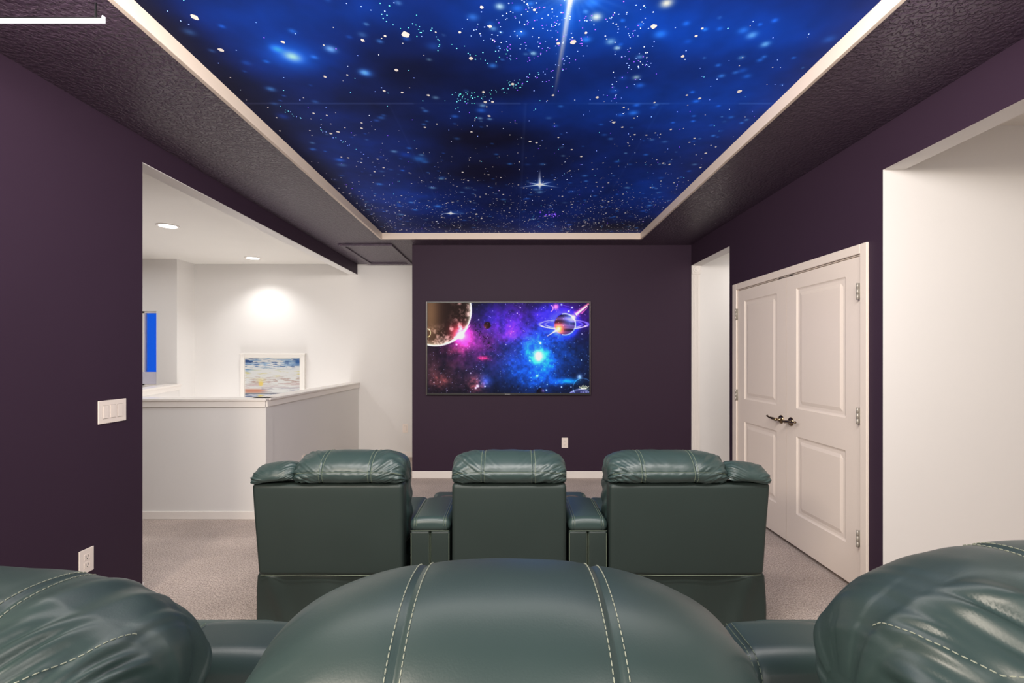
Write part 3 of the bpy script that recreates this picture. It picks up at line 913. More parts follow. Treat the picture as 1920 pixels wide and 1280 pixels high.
# moon, small planets, corner bubble
rp = np.hypot(U - 733, V - 325); ins = 1 / (1 + np.exp((rp - 36) / 1.5))
img = img * (1 - ins[..., None]) + ins[..., None] * (np.array([58, 26, 34.0]) + G(705, 345, 30)[..., None] * np.array([80, 50, 50.0]))
rp = np.hypot(U - 1280, V - 1018); ins = 1 / (1 + np.exp((rp - 42) / 1.5))
img = img * (1 - ins[..., None]) + ins[..., None] * (np.array([22, 20, 48.0]) + G(1310, 1000, 22)[..., None] * np.array([110, 100, 150.0]))
rp = np.hypot(U - 1690, V - 1150); ins = 1 / (1 + np.exp((rp - 168) / 1.5))
img = img * (1 - ins[..., None]) + ins[..., None] * (np.array([74, 66, 130.0]) + np.exp(-((rp - 168) / 20) ** 2)[..., None] * np.array([120, 130, 130.0]))
rp = np.hypot(U - 1712, V - 972); A((60, 90, 110), np.exp(-((rp - 98) / 4) ** 2) * .9)
ins = 1 / (1 + np.exp((rp - 96) / 2)); img = img * (1 - .35 * ins[..., None]) + ins[..., None] * .35 * np.array([35, 60, 90.0])
# lotus emblem: open petals
for k in range(-3, 4):
    px0 = 1725 + k * 6; tipx = 1725 + k * 17; tipy = 944 + abs(k) * 5
    line(px0 - 4, 985, tipx, tipy, 3, 1.5, (190, 180, 120), .9); line(px0 + 4, 985, tipx, tipy, 3, 1.5, (190, 180, 120), .9)
line(1668, 986, 1782, 986, 3, 3, (180, 175, 130), .6)
for k in range(17):
    if k % 5 != 4:
        line(1690 + k * 5, 1012, 1690 + k * 5 + 1.2, 1024, 1.6, 1.6, (150, 145, 170), .8)
# stars and asteroids
rs = random.Random(9)
for k in range(520):
    x, y = rs.uniform(120, 1778), rs.uniform(95, 1026)
    if math.hypot(x - 200, y - 168) < 375: continue
    m_ = (np.abs(U - x) < 12) & (np.abs(V - y) < 12)
    r = rs.choice([2.2, 2.2, 2.6, 3.0, 3.6])
    img[m_] += (np.exp(-(((U[m_] - x) ** 2 + (V[m_] - y) ** 2) / r ** 2)) * rs.uniform(.25, .9))[:, None] * np.array([190, 210, 255.0])
for (x, y, r) in ((645, 268, 6), (1072, 143, 6), (1040, 200, 5), (1278, 508, 12), (1170, 693, 8), (1245, 850, 12), (1340, 997, 9), (1495, 965, 8), (1348, 938, 6), (1593, 965, 6),
                  (635, 955, 14), (615, 975, 10), (710, 958, 8), (562, 820, 6), (1705, 415, 5), (1700, 686, 5), (185, 918, 5), (320, 1000, 5), (248, 915, 5), (417, 525, 8), (925, 525, 4)):
    A((220, 225, 255), G(x, y, r))
for k in range(46):
    u_ = rs.random(); x = 570 + 220 * u_ + rs.gauss(0, 22); y = 290 + 290 * u_ + rs.gauss(0, 26)
    r = rs.uniform(2.5, 6)
    m_ = G(x, y, r)
    img = img * (1 - .75 * m_[..., None])
img = 255 * (np.clip(img, 0, 255) / 255) ** 1.3
M_scr = attr_mat('lit_screen_picture', 0.86, rough=0.5, spec=0.04, base=0)
sx0, sx1, sz0, sz1 = X0 + .014, X1 - .014, Z0 + .02, Z1 - .014
def scr_place(u, v):
    return np.stack([sx0 + (u - 118) / 1662 * (sx1 - sx0), np.full_like(u, -0.0510), sz1 - (v - 92) / 936 * (sz1 - sz0)], 1)
o = grid_mesh('screen', np.linspace(118, 1780, nx), np.linspace(92, 1028, ny), scr_place, lin_np(img), M_scr, tv)
o.data.flip_normals()
def text(s, size, m, parent, loc, rot=(math.radians(90), 0, 0), name='lettering'):
    cu = bpy.data.curves.new(name, 'FONT'); cu.body = s; cu.size = size; cu.align_x = 'CENTER'; cu.align_y = 'CENTER'; cu.extrude = 0.0003
    tmp = bpy.data.objects.new(name, cu); C.objects.link(tmp)
    dg = bpy.context.evaluated_depsgraph_get()
    me = bpy.data.meshes.new_from_object(tmp.evaluated_get(dg))
    bpy.data.objects.remove(tmp)
    o = bpy.data.objects.new(name, me); me.materials.clear(); me.materials.append(m); C.objects.link(o)
    o.parent = parent; o.location = loc; o.rotation_euler = rot
    return o
text('SAMSUNG', 0.013, mat('logo_silver', (170, 168, 170), 0.4, emit=(150, 150, 150), estr=.3), tv, (-0.008, -0.0565, Z0 + 0.006), name='brand_lettering')

# ------------------------------------------------------------------ framed seascape
pf = thing('framed_painting', 'white framed sunset seascape painting behind the half wall', 'painting', (-3.335, YH, 1.12))
FX, FZ0, FZ1 = 0.445, -0.36, 0.315
bm = bmesh.new()
for (a, b, c, d) in ((-FX, -FX + .05, FZ0, FZ1), (FX - .05, FX, FZ0, FZ1), (-FX + .05, FX - .05, FZ1 - .04, FZ1), (-FX + .05, FX - .05, FZ0, FZ0 + .04)):
    box(bm, a, b, -0.045, -0.0005, c, d, bevel=0.004)
box(bm, -FX - .012, FX + .012, -0.055, -0.0005, FZ1 - .004, FZ1 + .012, bevel=0.003)
obj('picture_frame', bm, M_frame, pf)
bm = bmesh.new(); box(bm, -FX + .05, FX - .05, -0.02, -0.001, FZ0 + .04, FZ1 - .04)
obj('mat_board', bm, M_frame, pf)
nx, ny = 260, 190
U, V = np.meshgrid(np.linspace(0, 1, nx), np.linspace(0, 1, ny))   # v from top
st = fbm(U * 5, V * 34, 301, 4); st2 = fbm(U * 9 + 4, V * 60, 331, 3); st3 = fbm(U * 3 + 2, V * 16, 361, 3)
im = np.zeros((ny, nx, 3)) + np.array([214, 216, 214.0])
def L(mask, c):
    global im
    m = np.clip(mask, 0, 1)[..., None]; im = im * (1 - m) + np.array(c, float) * m
L(sm(st, .5, .62) * sm(.34 - V, 0, .2) * 1.0, (128, 168, 208))
L(sm(st2, .58, .68) * sm(.3 - V, 0, .1), (72, 110, 170))
L(sm(st3, .66, .72) * sm(.22 - V, 0, .1), (40, 80, 150))
L(G if False else np.exp(-(((U - .03) / .12) ** 2 + ((V - .25) / .08) ** 2)) * sm(st, .4, .55), (80, 140, 200))
L(np.exp(-(((U - .97) / .06) ** 2 + ((V - .09) / .07) ** 2)) * 1.2, (36, 92, 170))
L(sm(st, .55, .66) * np.exp(-((V - .38) / .09) ** 2), (216, 206, 130))
L(sm(st2, .52, .62) * np.exp(-((V - .55) / .10) ** 2) * .8, (172, 140, 128))
L(sm(st, .5, .6) * np.exp(-((V - .66) / .07) ** 2) * .6, (196, 160, 160))
L(np.exp(-(((U - .14) / .24) ** 4 + ((V - .80) / .05) ** 4)) * .9, (206, 120, 88))
L(sm(st, .45, .55) * np.exp(-(((V - .78) / .06) ** 2)) * (U > .3) * .6, (140, 138, 158))
L(np.exp(-((V - .865) / .016) ** 4) * .8, (82, 86, 104))
L((V > .89) * 1.0, (128, 142, 170)); L((V > .88) * sm(st2, .45, .55), (76, 94, 140)); L((V > .88) * sm(st, .56, .62) * .8, (200, 205, 215))
L(1 / (1 + np.exp((np.hypot((U - .29) * 1.4, (V - .62)) - .055) * 120)), (238, 205, 88))
L(np.exp(-(((U - .29) / .07) ** 2 + ((V - .54) / .05) ** 2)) * .7, (234, 216, 130))
L(np.exp(-(((U - .29) / .05) ** 2 + ((V - .93) / .04) ** 2)) * sm(st2, .35, .5), (236, 208, 80))
im = im * .93 + (im.mean(axis=2, keepdims=True) - im) * .22
M_art = attr_mat('painted_seascape', 0.0, rough=0.5, spec=0.3, base=1.0)
ax0, ax1, az0, az1 = -FX + .055, FX - .078, FZ0 + .05, FZ1 - .056
o = grid_mesh('canvas', np.linspace(0, 1, nx), np.linspace(0, 1, ny),
              lambda u, v: np.stack([ax0 + u * (ax1 - ax0), np.full_like(u, -0.0215), az1 - v * (az1 - az0)], 1), lin_np(im), M_art, pf)
o.data.flip_normals()

# ------------------------------------------------------------------ recliners
def nz(x, y, z, s=1.0, seed=0.0):
    return noise.noise(Vector((x * s + seed, y * s - seed * 1.7, z * s + seed * .6)))

def pillow(name, parent, x0, x1, prof, zref, yref, p_end=3.4, seams=(), wrinkle=0.006, seed=0.0, lengthwise=(), ns=90, mat_=None,
           dash=False, arch=0.0, ends=(1, 1), fold_freq=9.0, fold_reach=.3, end_seam=None, stitch_mat=None, tube_r=.0011, crease=0.003, big=0.0, tilt=0.0, diag=0, front=0):
    """pad swept along x with closed (y,z) profile prof (dense list) shrinking to (yref,zref) at both ends.
    seams: x-fractions (-1..1) with double stitching; lengthwise: profile parameters t of seams running along x."""
    N = len(prof)
    xc, hw = (x0 + x1) / 2, (x1 - x0) / 2
    def P(s, t):
        i = (t % 1.0) * N; k = int(i) % N; f = i - int(i)
        y = prof[k][0] * (1 - f) + prof[(k + 1) % N][0] * f
        z = prof[k][1] * (1 - f) + prof[(k + 1) % N][1] * f
        e = (1 - min(1, abs(s)) ** p_end) ** (1 / p_end) if abs(s) < 1 else 0.0
        e = .02 + .98 * e
        ez = e ** .85
        yy = yref + (y - yref) * (e ** .6)
        zz = zref + (z - zref) * ez + arch * (1 - s * s) + tilt * s
        return Vector((xc + hw * s, yy, zz))
    def D(s, t):
        d = 0.0
        for q in seams:
            d -= crease * math.exp(-((s - q) * hw / .0045) ** 2)
            d -= crease * .6 * math.exp(-((s - q) * hw / .02) ** 2)
        for q in lengthwise:
            dt = (t - q + .5) % 1 - .5
            d -= crease * .9 * math.exp(-(dt / .008) ** 2)
            d -= wrinkle * .8 * abs(nz(s * 6, q * 9, 0, 1.6, seed + 4)) * math.exp(-(dt / .03) ** 2)
        for sg, on in ((-1, ends[0]), (1, ends[1])):
            if on:
                g = (1 - sg * s) / fold_reach
                a_ = math.exp(-g * g) * on
                ph = fold_freq * 2 * math.pi * t + 2.2 * nz(s * 2.2, t * 5, 1.3, 1, seed) * 2 + sg * g * 1.6
                r_ = math.sin(ph)
                d += wrinkle * a_ * (abs(r_) ** .6 * (1 if r_ > 0 else -1)) * (0.45 + .8 * abs(nz(s, t * 7, 3, 1, seed + 9)))
        d += wrinkle * .5 * nz(s * 3.5, t * 6, 0, 1.3, seed + 2)
        if big:
            v_ = nz(s * 5.0 + t * 5, t * 9.0 - s * 2, 0.5, 1.0, seed + 31)
            d += big * 1.5 * v_ * math.exp(-((1 - abs(s)) / .55) ** 2)
        if front:      # slanting creases gathered towards both ends
            sg = 1 if s > 0 else -1
            a4 = noise.noise(Vector(((s * hw * 1.0 - sg * .55 * t) / .028 + seed * 3, t * 2.0 + s, seed)))
            m4 = math.exp(-((1 - abs(s)) / .55) ** 2) * min(1, (1 - abs(s)) / .12)
            d += front * m4 * (math.sqrt(a4 * a4 + .006) * 2.4 - .6)
        if diag:
            sg = 1 if diag > 0 else -1      # gathers running down from the inner end
            e_ = (1 + sg * s)               # 0 at the inner end
            x_ = .50 * math.sqrt(max(e_, 0))
            dn = min(1, max(0, (.45 - t) / .06)) if t < .6 else 0
            w1 = math.exp(-((e_ - .30) / .60) ** 2) * dn
            a1 = noise.noise(Vector(((x_ + .62 * t) / .046 + seed, (x_ - .5 * t) / .30, seed)))
            a2 = noise.noise(Vector(((x_ + .75 * t) / .034 + seed, (x_ - .5 * t) / .20, seed + 5)))
            d += abs(diag) * w1 * (math.sqrt(a1 * a1 + .012) * 2.3 - .62 + .25 * a2)
            w2 = math.exp(-((e_ - .22) / .34) ** 2) * (1 - dn) * (1 if t < .6 else .3)
            a3 = noise.noise(Vector(((x_ + .22 * t) / .05 + seed + 3, t * 2.2, seed)))
            d += abs(diag) * .4 * w2 * (math.sqrt(a3 * a3 + .012) * 2.2 - .5)
        return d
    ep = 1e-3
    def S(s, t, off=0.0):
        s_ = max(-.999, min(.999, s))
        p = P(s_, t)
        du = P(min(.9995, s_ + ep), t) - P(max(-.9995, s_ - ep), t)
        dv = P(s_, t + .004) - P(s_, t - .004)
        n = du.cross(dv)
        if n.length < 1e-12: n = Vector((1 if s > 0 else -1, 0, 0))
        n.normalize()
        cen = Vector((p.x, yref + .0, zref + .0))
        return p + n * (D(s_, t) + off) * sgn_, n
    # orientation test
    sgn_ = 1.0
    mid = [P(0, k / 40) for k in range(40)]
    cc = sum(mid, Vector()) / 40
    _, n0 = S(0, .3)
    if (P(0, .3) - cc).dot(n0) < 0: sgn_ = -1.0
    ss = [-math.cos(math.pi * k / ns) for k in range(ns + 1)]
    ss = [.55 * a_ + .45 * (-1 + 2 * k / ns) for k, a_ in enumerate(ss)]
    for q in seams:
        w_ = .012 / hw
        ss += [q + w_ * f for f in (-1, -.66, -.33, 0, .33, .66, 1)]
    ss = sorted(set(round(v, 5) for v in ss))
    nt_ = max(72, N)
    if lengthwise: nt_ = 132
    if dash: nt_ = 200
    bm = bmesh.new()
    rows = []
    for s in ss:
        rows.append([bm.verts.new(S(s, k / nt_)[0]) for k in range(nt_)])
    for i in range(len(rows) - 1):
        for k in range(nt_):
            bm.faces.new((rows[i][k], rows[i + 1][k], rows[i + 1][(k + 1) % nt_], rows[i][(k + 1) % nt_]))
    bm.faces.new(rows[0]); bm.faces.new(rows[-1][::-1])
    bmesh.ops.recalc_face_normals(bm, faces=bm.faces[:])
    o = obj(name, bm, mat_ or M_leather, parent, True)
    # stitching
    def run(path):
        if not dash:
            b2 = bmesh.new(); tube(b2, path, tube_r, 5); obj('stitched_seam', b2, stitch_mat or M_stitch, o, False); return
        bm = bmesh.new()
        # resample into dashes
        acc = [0]
        for a_, b_ in zip(path[:-1], path[1:]): acc.append(acc[-1] + (b_ - a_).length)
        def at(d_):
            for i in range(len(acc) - 1):
                if acc[i + 1] >= d_:
                    f = (d_ - acc[i]) / max(1e-9, acc[i + 1] - acc[i]); return path[i].lerp(path[i + 1], f)
            return path[-1]
        d_ = 0
        while d_ + .0055 < acc[-1]:
            tube(bm, [at(d_), at(d_ + .00275) , at(d_ + .0055)], [.0006, tube_r, .0006], 5)
            d_ += .0078
        obj('stitched_seam', bm, stitch_mat or M_stitch, o, False)
    so = .0006
    for q in seams:
        for dx in (-.0085, .0085):
            path = [S(q + dx / hw, .02 + .56 * k / 90, so)[0] for k in range(91)]
            run(path)
    for q in lengthwise:
        run([S(-.96 + 1.92 * k / 110, q + .006, so)[0] for k in range(111)])
    if end_seam:
        for (pts_) in end_seam:
            path = []
            for a_, b_ in zip(pts_[:-1], pts_[1:]):
                for k in range(20):
                    f = k / 20
                    path.append(S(a_[0] * (1 - f) + b_[0] * f, a_[1] * (1 - f) + b_[1] * f, so)[0])
            run(path)
    return o

def smooth_loop(pts, n=96):
    """closed Catmull-Rom"""
    out = []
    m = len(pts)
    for i in range(m):
        p0, p1, p2, p3 = [Vector(pts[(i + k - 1) % m]) for k in range(4)]
        seg = max(1, n // m)
        for k in range(seg):
            t = k / seg
            out.append(tuple(0.5 * ((2 * p1) + (-p0 + p2) * t + (2 * p0 - 5 * p1 + 4 * p2 - p3) * t * t + (-p0 + 3 * p1 - 3 * p2 + p3) * t ** 3)))
    return out

def recliner(label, loc, sx0, sx1, fx0, fx1, top=0.785, wing=None, group='recliners', seed=0.0, near=False):
    """sx: seat/pillow x range, fx: back shell range (local x). wing: (x0,x1) of the outer arm pad"""
    t = thing('recliner_chair', label, 'recliner', loc, group)
    zs = 0.335
    cx = (fx0 + fx1) / 2
    def taper(v, n):
        k = (top - v.z) / (top - zs)
        w_ = 1 - .045 * max(0, k)
        # the inner edge stays straight, only an outer (wing) side leans in
        if wing:
            if wing[0] < sx0: v.x = fx1 + (v.x - fx1) * w_
            else: v.x = fx0 + (v.x - fx0) * w_
        v.z += .004 * nz(v.x, 0, v.z, 4, seed)
        v.y += -.006 * math.cos((v.x - cx) / (fx1 - fx0) * math.pi) + .003 * nz(v.x, 0, v.z, 5, seed + 3)
        return v
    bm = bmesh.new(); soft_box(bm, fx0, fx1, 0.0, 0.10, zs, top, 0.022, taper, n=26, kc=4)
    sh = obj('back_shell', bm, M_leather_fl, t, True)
    # piping round the shell: bottom hem
    bm = bmesh.new()
    def edge_x(x, z):
        return taper(Vector((x, 0, z)), None)
    pth = [edge_x(fx0 + .018 + (fx1 - fx0 - .036) * k / 30, zs + .006) + Vector((0, -.001, 0)) for k in range(31)]
    tube(bm, pth, .0016, 6)
    obj('hem_piping', bm, M_stitch2, sh)
    # lower drape
    def drape(v, n):
        k = (zs - v.z) / zs
        q = abs(v.x - cx) / ((fx1 - fx0) / 2)
        if v.y < .12:
            v.y += .012 + .022 * nz(v.x, 0, v.z, 5, seed + 7) * (.3 + k) - .02 * math.exp(-((v.x - cx + .12 * (k - .3)) / .05) ** 2) * k \
                   - .016 * math.exp(-((abs(v.x - cx) - (fx1 - fx0) * .38 + .10 * k) / .035) ** 2)
        v.x = cx + (v.x - cx) * (.985 + .03 * math.sin(k * 2.8) if q > .8 else 1)
        return v
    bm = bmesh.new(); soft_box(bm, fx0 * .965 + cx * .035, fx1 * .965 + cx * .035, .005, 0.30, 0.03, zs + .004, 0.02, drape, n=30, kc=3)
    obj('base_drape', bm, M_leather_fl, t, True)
    for fx in (fx0 + .08, fx1 - .08):
        for fy in (.08, .72):
            bm = bmesh.new(); lathe(bm, [(.022, 0), (.025, .006), (.02, .0299)], (fx, fy, 0), seg=16)
            obj('foot', bm, M_black, t, True)
    # head pillow
    H = top
    prof = smooth_loop([(0.004, H + .003), (-.020, H + .018), (-.030, H + .045), (-.024, H + .072), (0.0, H + .104), (.05, H + .134), (.11, H + .144),
                        (.18, H + .128), (.235, H + .08), (.25, H + .01), (.20, H - .05), (.10, H - .02)])
    pillow('head_pillow', t, sx0 - .002, sx1 + .002, prof, H + .006, .10, p_end=4.2, seams=(-.45, .42), lengthwise=(.215,), wrinkle=.0055, seed=seed,
           fold_freq=9, fold_reach=.3, stitch_mat=M_stitch2, ns=110, front=.0065)
    # back cushion
    def wr(v, n):
        e = min(abs(v.x - sx0), abs(v.x - sx1))
        a_ = math.exp(-(e / .05) ** 2)
        d = .0045 * a_ * math.sin(v.z * 60 + 3 * nz(v.x, v.y, v.z, 5, seed) * 2 + v.y * 20)
        return v + n * d + n * .006 * nz(v.x, v.y, v.z, 6, seed + 5)
    bm = bmesh.new(); soft_box(bm, sx0 + .004, sx1 - .004, 0.09, 0.30, 0.40, H + .03, 0.075, wr, n=30, kc=6)
    obj('back_cushion', bm, M_leather, t, True)
    bm = bmesh.new(); soft_box(bm, sx0 + .006, sx1 - .006, 0.24, 0.86, 0.30, 0.48, 0.06, wr, n=22, kc=5)
    obj('seat_cushion', bm, M_leather, t, True)
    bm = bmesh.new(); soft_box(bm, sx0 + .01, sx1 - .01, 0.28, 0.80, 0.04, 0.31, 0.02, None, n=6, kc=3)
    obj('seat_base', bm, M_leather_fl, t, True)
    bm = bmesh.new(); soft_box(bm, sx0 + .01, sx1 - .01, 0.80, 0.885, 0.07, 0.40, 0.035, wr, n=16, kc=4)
    obj('footrest', bm, M_leather, t, True)
    if wing:
        w0, w1 = wing
        prof = smooth_loop([(0.006, H + .002), (-.018, H + .012), (-.022, H + .035), (0.0, H + .065), (.06, H + .088), (.13, H + .07), (.16, H + .02), (.10, H - .01)])
        pillow('wing_pillow', t, w0, w1, prof, H + .026, .06, p_end=3.2, wrinkle=.002, seed=seed + 3, fold_freq=4, fold_reach=.4, ns=90, front=.007, arch=.006,
               tilt=.012 if w0 < sx0 else -.012)
        bm = bmesh.new(); soft_box(bm, w0 + .012, w1 - .01, 0.10, 0.84, 0.04, 0.56, 0.03, None, n=14, kc=4)
        a = obj('armrest', bm, M_leather_fl, t, True)
        bm = bmesh.new(); soft_box(bm, w0 - .002, w1 + .004, 0.16, 0.87, 0.545, 0.635, 0.04, wr, n=22, kc=5)
        obj('arm_pad', bm, M_leather, a, True)
    return t

def console(label, loc, w_, L_=0.80, H=0.607, group='recliner consoles', near=False, lid_l=.37, drop=.085, th=.066, rd=.032):
    t = thing('armrest_console', label, 'console', loc, group)
    h = w_ / 2
    # body: two upright rear panels with a slit between them
    for sx in (-1, 1):
        a, b = (-h + .004, -.003) if sx < 0 else (.003, h - .004)
        bm = bmesh.new(); soft_box(bm, a, b, 0.006, 0.10, 0.03, H - th + .004, 0.010, None, n=8, kc=3)
        o = obj('rear_panel', bm, M_leather_fl, t, True)
        bm = bmesh.new()
        xx = a + .003 if sx < 0 else b - .003
        tube(bm, [(xx, .0065, .04), (xx, .0065, H - .07)], .0016, 6)
        xx = b - .001 if sx < 0 else a + .001
        tube(bm, [(xx, .0085, .04), (xx, .0085, H - .07)], .0007, 5)
        obj('piping', bm, M_stitch2, o)
    bm = bmesh.new(); soft_box(bm, -h + .004, h - .004, 0.09, lid_l - .004, 0.0, H - th + .006, 0.015, None, n=10, kc=3)
    obj('console_body', bm, M_leather_fl, t, True)
    # padded lid
    def lid(v, n):
        if v.z > H - .03:
            v.z += .008 * (1 - (v.x / h) ** 2)
        for q in (-h + .028, h - .028):
            d = abs(v.x - q)
            v = v - n * .003 * math.exp(-(d / .004) ** 2)
        return v
    bm = bmesh.new(); soft_box(bm, -h, h, 0.0, lid_l, H - th, H, rd, lid, n=50, kc=8)
    ld = obj('lid', bm, M_leather, t, True)
    bm = bmesh.new()
    tube(bm, [(-h + .006, .001, H - th + .010), (h - .006, .001, H - th + .010)], .0015, 6)
    for q in (-h + .028, h - .028):
        for dx in (-.005, .005):
            x_ = q + dx
            zt_ = H + .008 * (1 - (x_ / h) ** 2) + .0002
            pth = [Vector((x_, rd - (rd + .0006) * math.sin(a_), zt_ - rd - .004 * (1 - math.cos(a_)) + (rd + .0004) * math.cos(a_))) for a_ in [math.pi / 2 * (1 - k / 8) for k in range(9)]]
            pth += [Vector((x_, y_, zt_)) for y_ in np.linspace(.05, lid_l - .035, 20)]
            if near:
                for i in range(0, len(pth) - 1):
                    A_, B_ = pth[i], pth[i + 1]
                    Lg = (B_ - A_).length; nn = max(1, int(round(Lg / .0078)))
                    for k in range(nn):
                        tube(bm, [A_.lerp(B_, k / nn), A_.lerp(B_, (k + .68) / nn)], .0009, 5)
            else:
                tube(bm, pth, .0009, 5)
    obj('stitching', bm, M_stitch2, ld)
    # front cup-holder block
    bm = bmesh.new(); soft_box(bm, -h + .006, h - .006, lid_l + .002, L_ - .01, 0.0, H - drop - .07, 0.02, None, n=8, kc=3)
    obj('front_body', bm, M_leather_fl, t, True)
    bm = bmesh.new(); soft_box(bm, -h + .001, h - .001, lid_l + .01, L_, H - drop - .075, H - drop, 0.03, lambda v, n: v + n * .006 * math.sin(v.y * 70) * (1 if n.z < .9 else .3), n=24, kc=5)
    cb = obj('cup_holder_block', bm, M_leather, t, True)
    for yy in (lid_l + .14, lid_l + .27):
        bm = bmesh.new(); lathe(bm, [(.030, .0), (.044, .0), (.046, .004), (.042, .007), (.036, .004), (.034, -.0)], (0, yy, H - drop - .001), seg=28)
        obj('cup_holder', bm, M_silver, cb, True)
    return t

# front row
FY = 2.32
g1 = 'front row recliners'
recliner('front-row green recliner at left with outer arm pillow, seen from behind', (-0.81, FY, 0), -.270, .270, -.473, .270, wing=(-.478, -.262), group=g1, seed=1.1)
recliner('middle green recliner of the front row, facing the television', (-0.019, FY, 0), -.281, .281, -.281, .281, group=g1, seed=5.7)
recliner('front-row green recliner at right with outer arm pillow, near the closet doors', (0.765, FY, 0), -.292, .292, -.292, .498, wing=(.285, .502), group=g1, seed=9.3)
g2 = 'front row consoles'
console('green leather armrest console between left and middle front recliners', (-0.409, FY + .01, 0), .200, group=g2)
console('green leather armrest console between middle and right front recliners', (0.369, FY + .01, 0), .196, group=g2)

# near row, on the riser
def near_recliner(label, x, top, hw, seed, hump, end_seam=None, ends=(1, 1), body=(-.30, .30), diag=0, wrinkle=.004, seams=(-.42, .40), big=0.0, y=0.50, p_end=2.3, reach=.35, freq=6, arch=0.0, tilt=0.0):
    t = thing('recliner_chair', label, 'recliner', (x, y, RZ), 'near row recliners')
    bx0, bx1 = body
    H = top - RZ
    b = hump
    prof = smooth_loop([(0.0, H - b * 1.25), (-.035, H - b), (-.045, H - b * .72), (-.03, H - b * .45), (.01, H - b * .2), (.07, H - b * .03), (.14, H),
                        (.21, H - b * .12), (.27, H - b * .5), (.28, H - b * .9), (.22, H - b * 1.3), (.10, H - b * 1.3)])
    pillow('head_pillow', t, -hw, hw, prof, H - b * 1.08, .12, p_end=p_end, seams=seams, wrinkle=wrinkle, seed=seed, fold_freq=freq, fold_reach=reach,
           dash=True, ns=210, end_seam=end_seam, ends=ends, crease=.0028, tube_r=.0009, big=big, arch=arch, tilt=tilt, diag=diag)
    zs = .3
    bm = bmesh.new(); soft_box(bm, bx0 - .01, bx1 + .01, 0.0, 0.10, zs, H - b * 1.2, 0.03, None, n=16, kc=4)
    obj('back_shell', bm, M_leather_fl, t, True)
    bm = bmesh.new(); soft_box(bm, bx0, bx1, 0.01, 0.28, .03, zs + .004, 0.02, None, n=12, kc=3)
    obj('base_drape', bm, M_leather_fl, t, True)
    for fx in (bx0 + .06, bx1 - .06):
        for fy in (.08, .72):
            bm = bmesh.new(); lathe(bm, [(.022, 0), (.025, .006), (.02, .0299)], (fx, fy, 0), seg=16)
            obj('foot', bm, M_black, t, True)
    bm = bmesh.new(); soft_box(bm, bx0, bx1, 0.09, 0.27, 0.40, H - b * 1.1, 0.07, None, n=18, kc=5)
    obj('back_cushion', bm, M_leather, t, True)
    bm = bmesh.new(); soft_box(bm, bx0, bx1, 0.24, 0.86, 0.30, 0.48, 0.06, None, n=18, kc=5)
    obj('seat_cushion', bm, M_leather, t, True)
    bm = bmesh.new(); soft_box(bm, bx0, bx1, 0.28, 0.80, 0.04, 0.31, 0.02, None, n=6, kc=3)
    obj('seat_base', bm, M_leather_fl, t, True)
    bm = bmesh.new(); soft_box(bm, bx0, bx1, 0.80, 0.885, 0.07, 0.40, 0.035, None, n=12, kc=4)
    obj('footrest', bm, M_leather, t, True)
    return t
near_recliner('closest green recliner, centre foreground, smooth rounded top with two stitched seams', -0.012, 1.125, .322, 2.2, .155, wrinkle=.002, p_end=2.25,
              seams=(-.355, .39), reach=.25, body=(-.29, .29))
near_recliner('foreground green recliner cropped by the lower left corner, wrinkled top', -0.80, 1.115, .354, 14.2, .17, wrinkle=.003, big=.003, seams=(.50,), p_end=2.7,
              end_seam=[[(.55, .27), (.73, .325), (.78, .355), (.83, .388), (.86, .425), (.89, .458), (.905, .464)]], reach=.3, freq=6,
              body=(-.42, .17), diag=-.017)
near_recliner('foreground green recliner cropped by the lower right corner, deep gathers', 0.83, 1.155, .390, 21.4, .19, wrinkle=.003, big=.002, seams=(-.40,), p_end=2.7,
              end_seam=[[(-.55, .26), (-.78, .297), (-.84, .337), (-.88, .373), (-.91, .412), (-.93, .448), (-.95, .468)]], reach=.3, freq=8,
              body=(-.19, .42), diag=.016)
g3 = 'near row consoles'
console('green leather console between left and centre foreground recliners', (-0.498, .785, RZ), .235, L_=.56, H=.70, group=g3, near=True, lid_l=.15, drop=.25, th=.10, rd=.046)
console('green leather console between centre and right foreground recliners', (0.498, .785, RZ), .235, L_=.56, H=.70, group=g3, near=True, lid_l=.15, drop=.25, th=.10, rd=.046)

# ------------------------------------------------------------------ lights
def area(name, loc, rot, sx, sy, e, col=(1, 1, 1), shape='RECTANGLE'):
    ld = bpy.data.lights.new(name, 'AREA'); ld.shape = shape; ld.size = sx; ld.size_y = sy; ld.energy = e; ld.color = col
    o = bpy.data.objects.new(name, ld); C.objects.link(o); o.location = loc; o.rotation_euler = [math.radians(a) for a in rot]
    return o
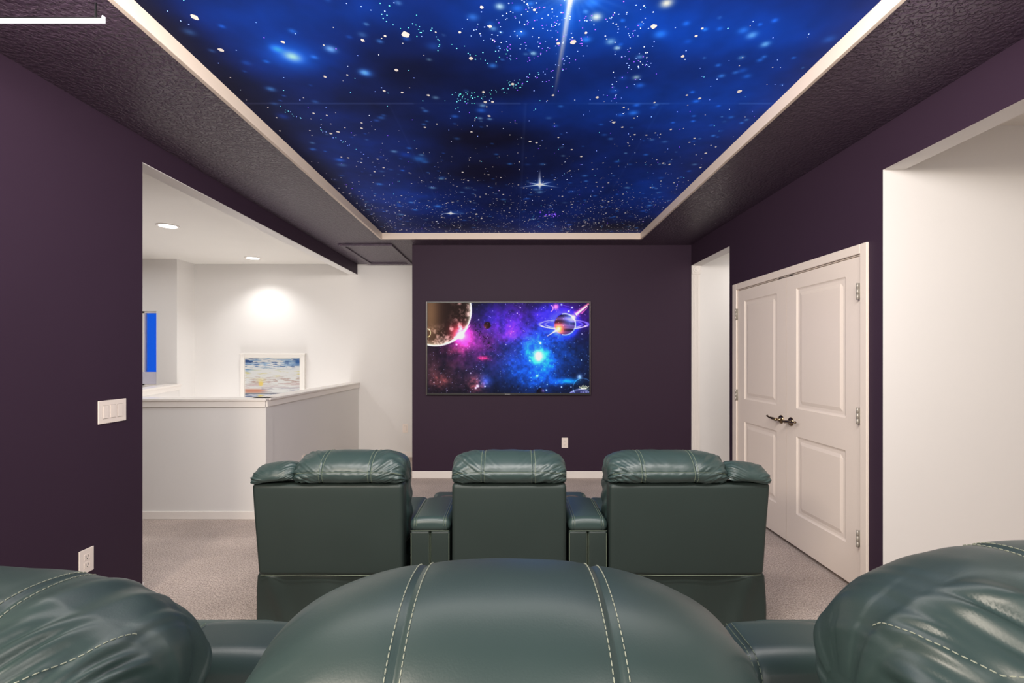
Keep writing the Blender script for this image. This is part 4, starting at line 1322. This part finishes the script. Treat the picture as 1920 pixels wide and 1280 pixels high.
# added unseen fill lights washing the room
area('room_fill', (-1.75, -1.0, 2.45), (57, 0, -39), 1.0, .5, 95, (1, .88, .74))
area('room_fill', (1.2, -1.2, 2.55), (48, 0, 20), 1.2, .5, 30, (1, .93, .86))
area('room_fill', (0, -2.2, 1.6), (85, 0, 0), 3.0, 1.6, 46, (1, .95, .92))
area('room_fill', (-.1, 1.25, 2.6), (54, 0, 0), 3.2, .3, 95, (1, .95, .91))  # added fill just above the frame, brightening the far half
# stair hall: added fill lights with no fixtures
area('hall_fill', (-4.2, 3.2, 2.6), (0, 0, 0), 1.2, 1.2, 24, (1, .995, 1))
area('hall_fill', (-5.4, 5.0, 2.6), (0, 0, 0), .8, .8, 12, (1, .995, 1))
area('stairwell_fill', (-3.3, 5.4, -1.3), (180, 0, 0), 1.4, 1.4, 40, (1, .99, .98))  # added upward fill, hidden by the half wall, brightening the stair ceiling
area('hall_fill', (-1.66, 6.0, 2.6), (0, 0, 0), .3, .3, 1.2, (1, .95, .92))
# right hall and far right passage: added fill lights, unseen
area('passage_fill', (3.3, 1.2, 2.6), (0, 0, 0), 1.4, 1.4, 5, (1, .99, .97))
area('passage_fill', (3.1, 4.95, 2.6), (0, 0, 0), .7, .7, 12, (1, .97, .95))

wd = bpy.data.worlds.new('dusk'); bpy.context.scene.world = wd; wd.use_nodes = True
wd.node_tree.nodes['Background'].inputs[0].default_value = (*lin((24, 98, 240)), 1)
wd.node_tree.nodes['Background'].inputs[1].default_value = 1.0

# ------------------------------------------------------------------ camera
cd = bpy.data.cameras.new('camera'); cam = bpy.data.objects.new('camera', cd); C.objects.link(cam)
cam.location = (0, 0, CAM_H); cam.rotation_euler = (math.radians(90), 0, 0)
cd.sensor_width = 36; cd.lens = 890 / 1920 * 36
cd.shift_x = -2 / 1920; cd.shift_y = 27 / 1920
cd.clip_start = 0.05; cd.clip_end = 100
sc = bpy.context.scene
sc.camera = cam
sc.view_settings.view_transform = 'Standard'
sc.view_settings.look = 'None'
sc.view_settings.exposure = 0.0
sc.cycles.use_denoising = True
sc.cycles.max_bounces = 10
sc.cycles.diffuse_bounces = 6
sc.cycles.sample_clamp_indirect = 6
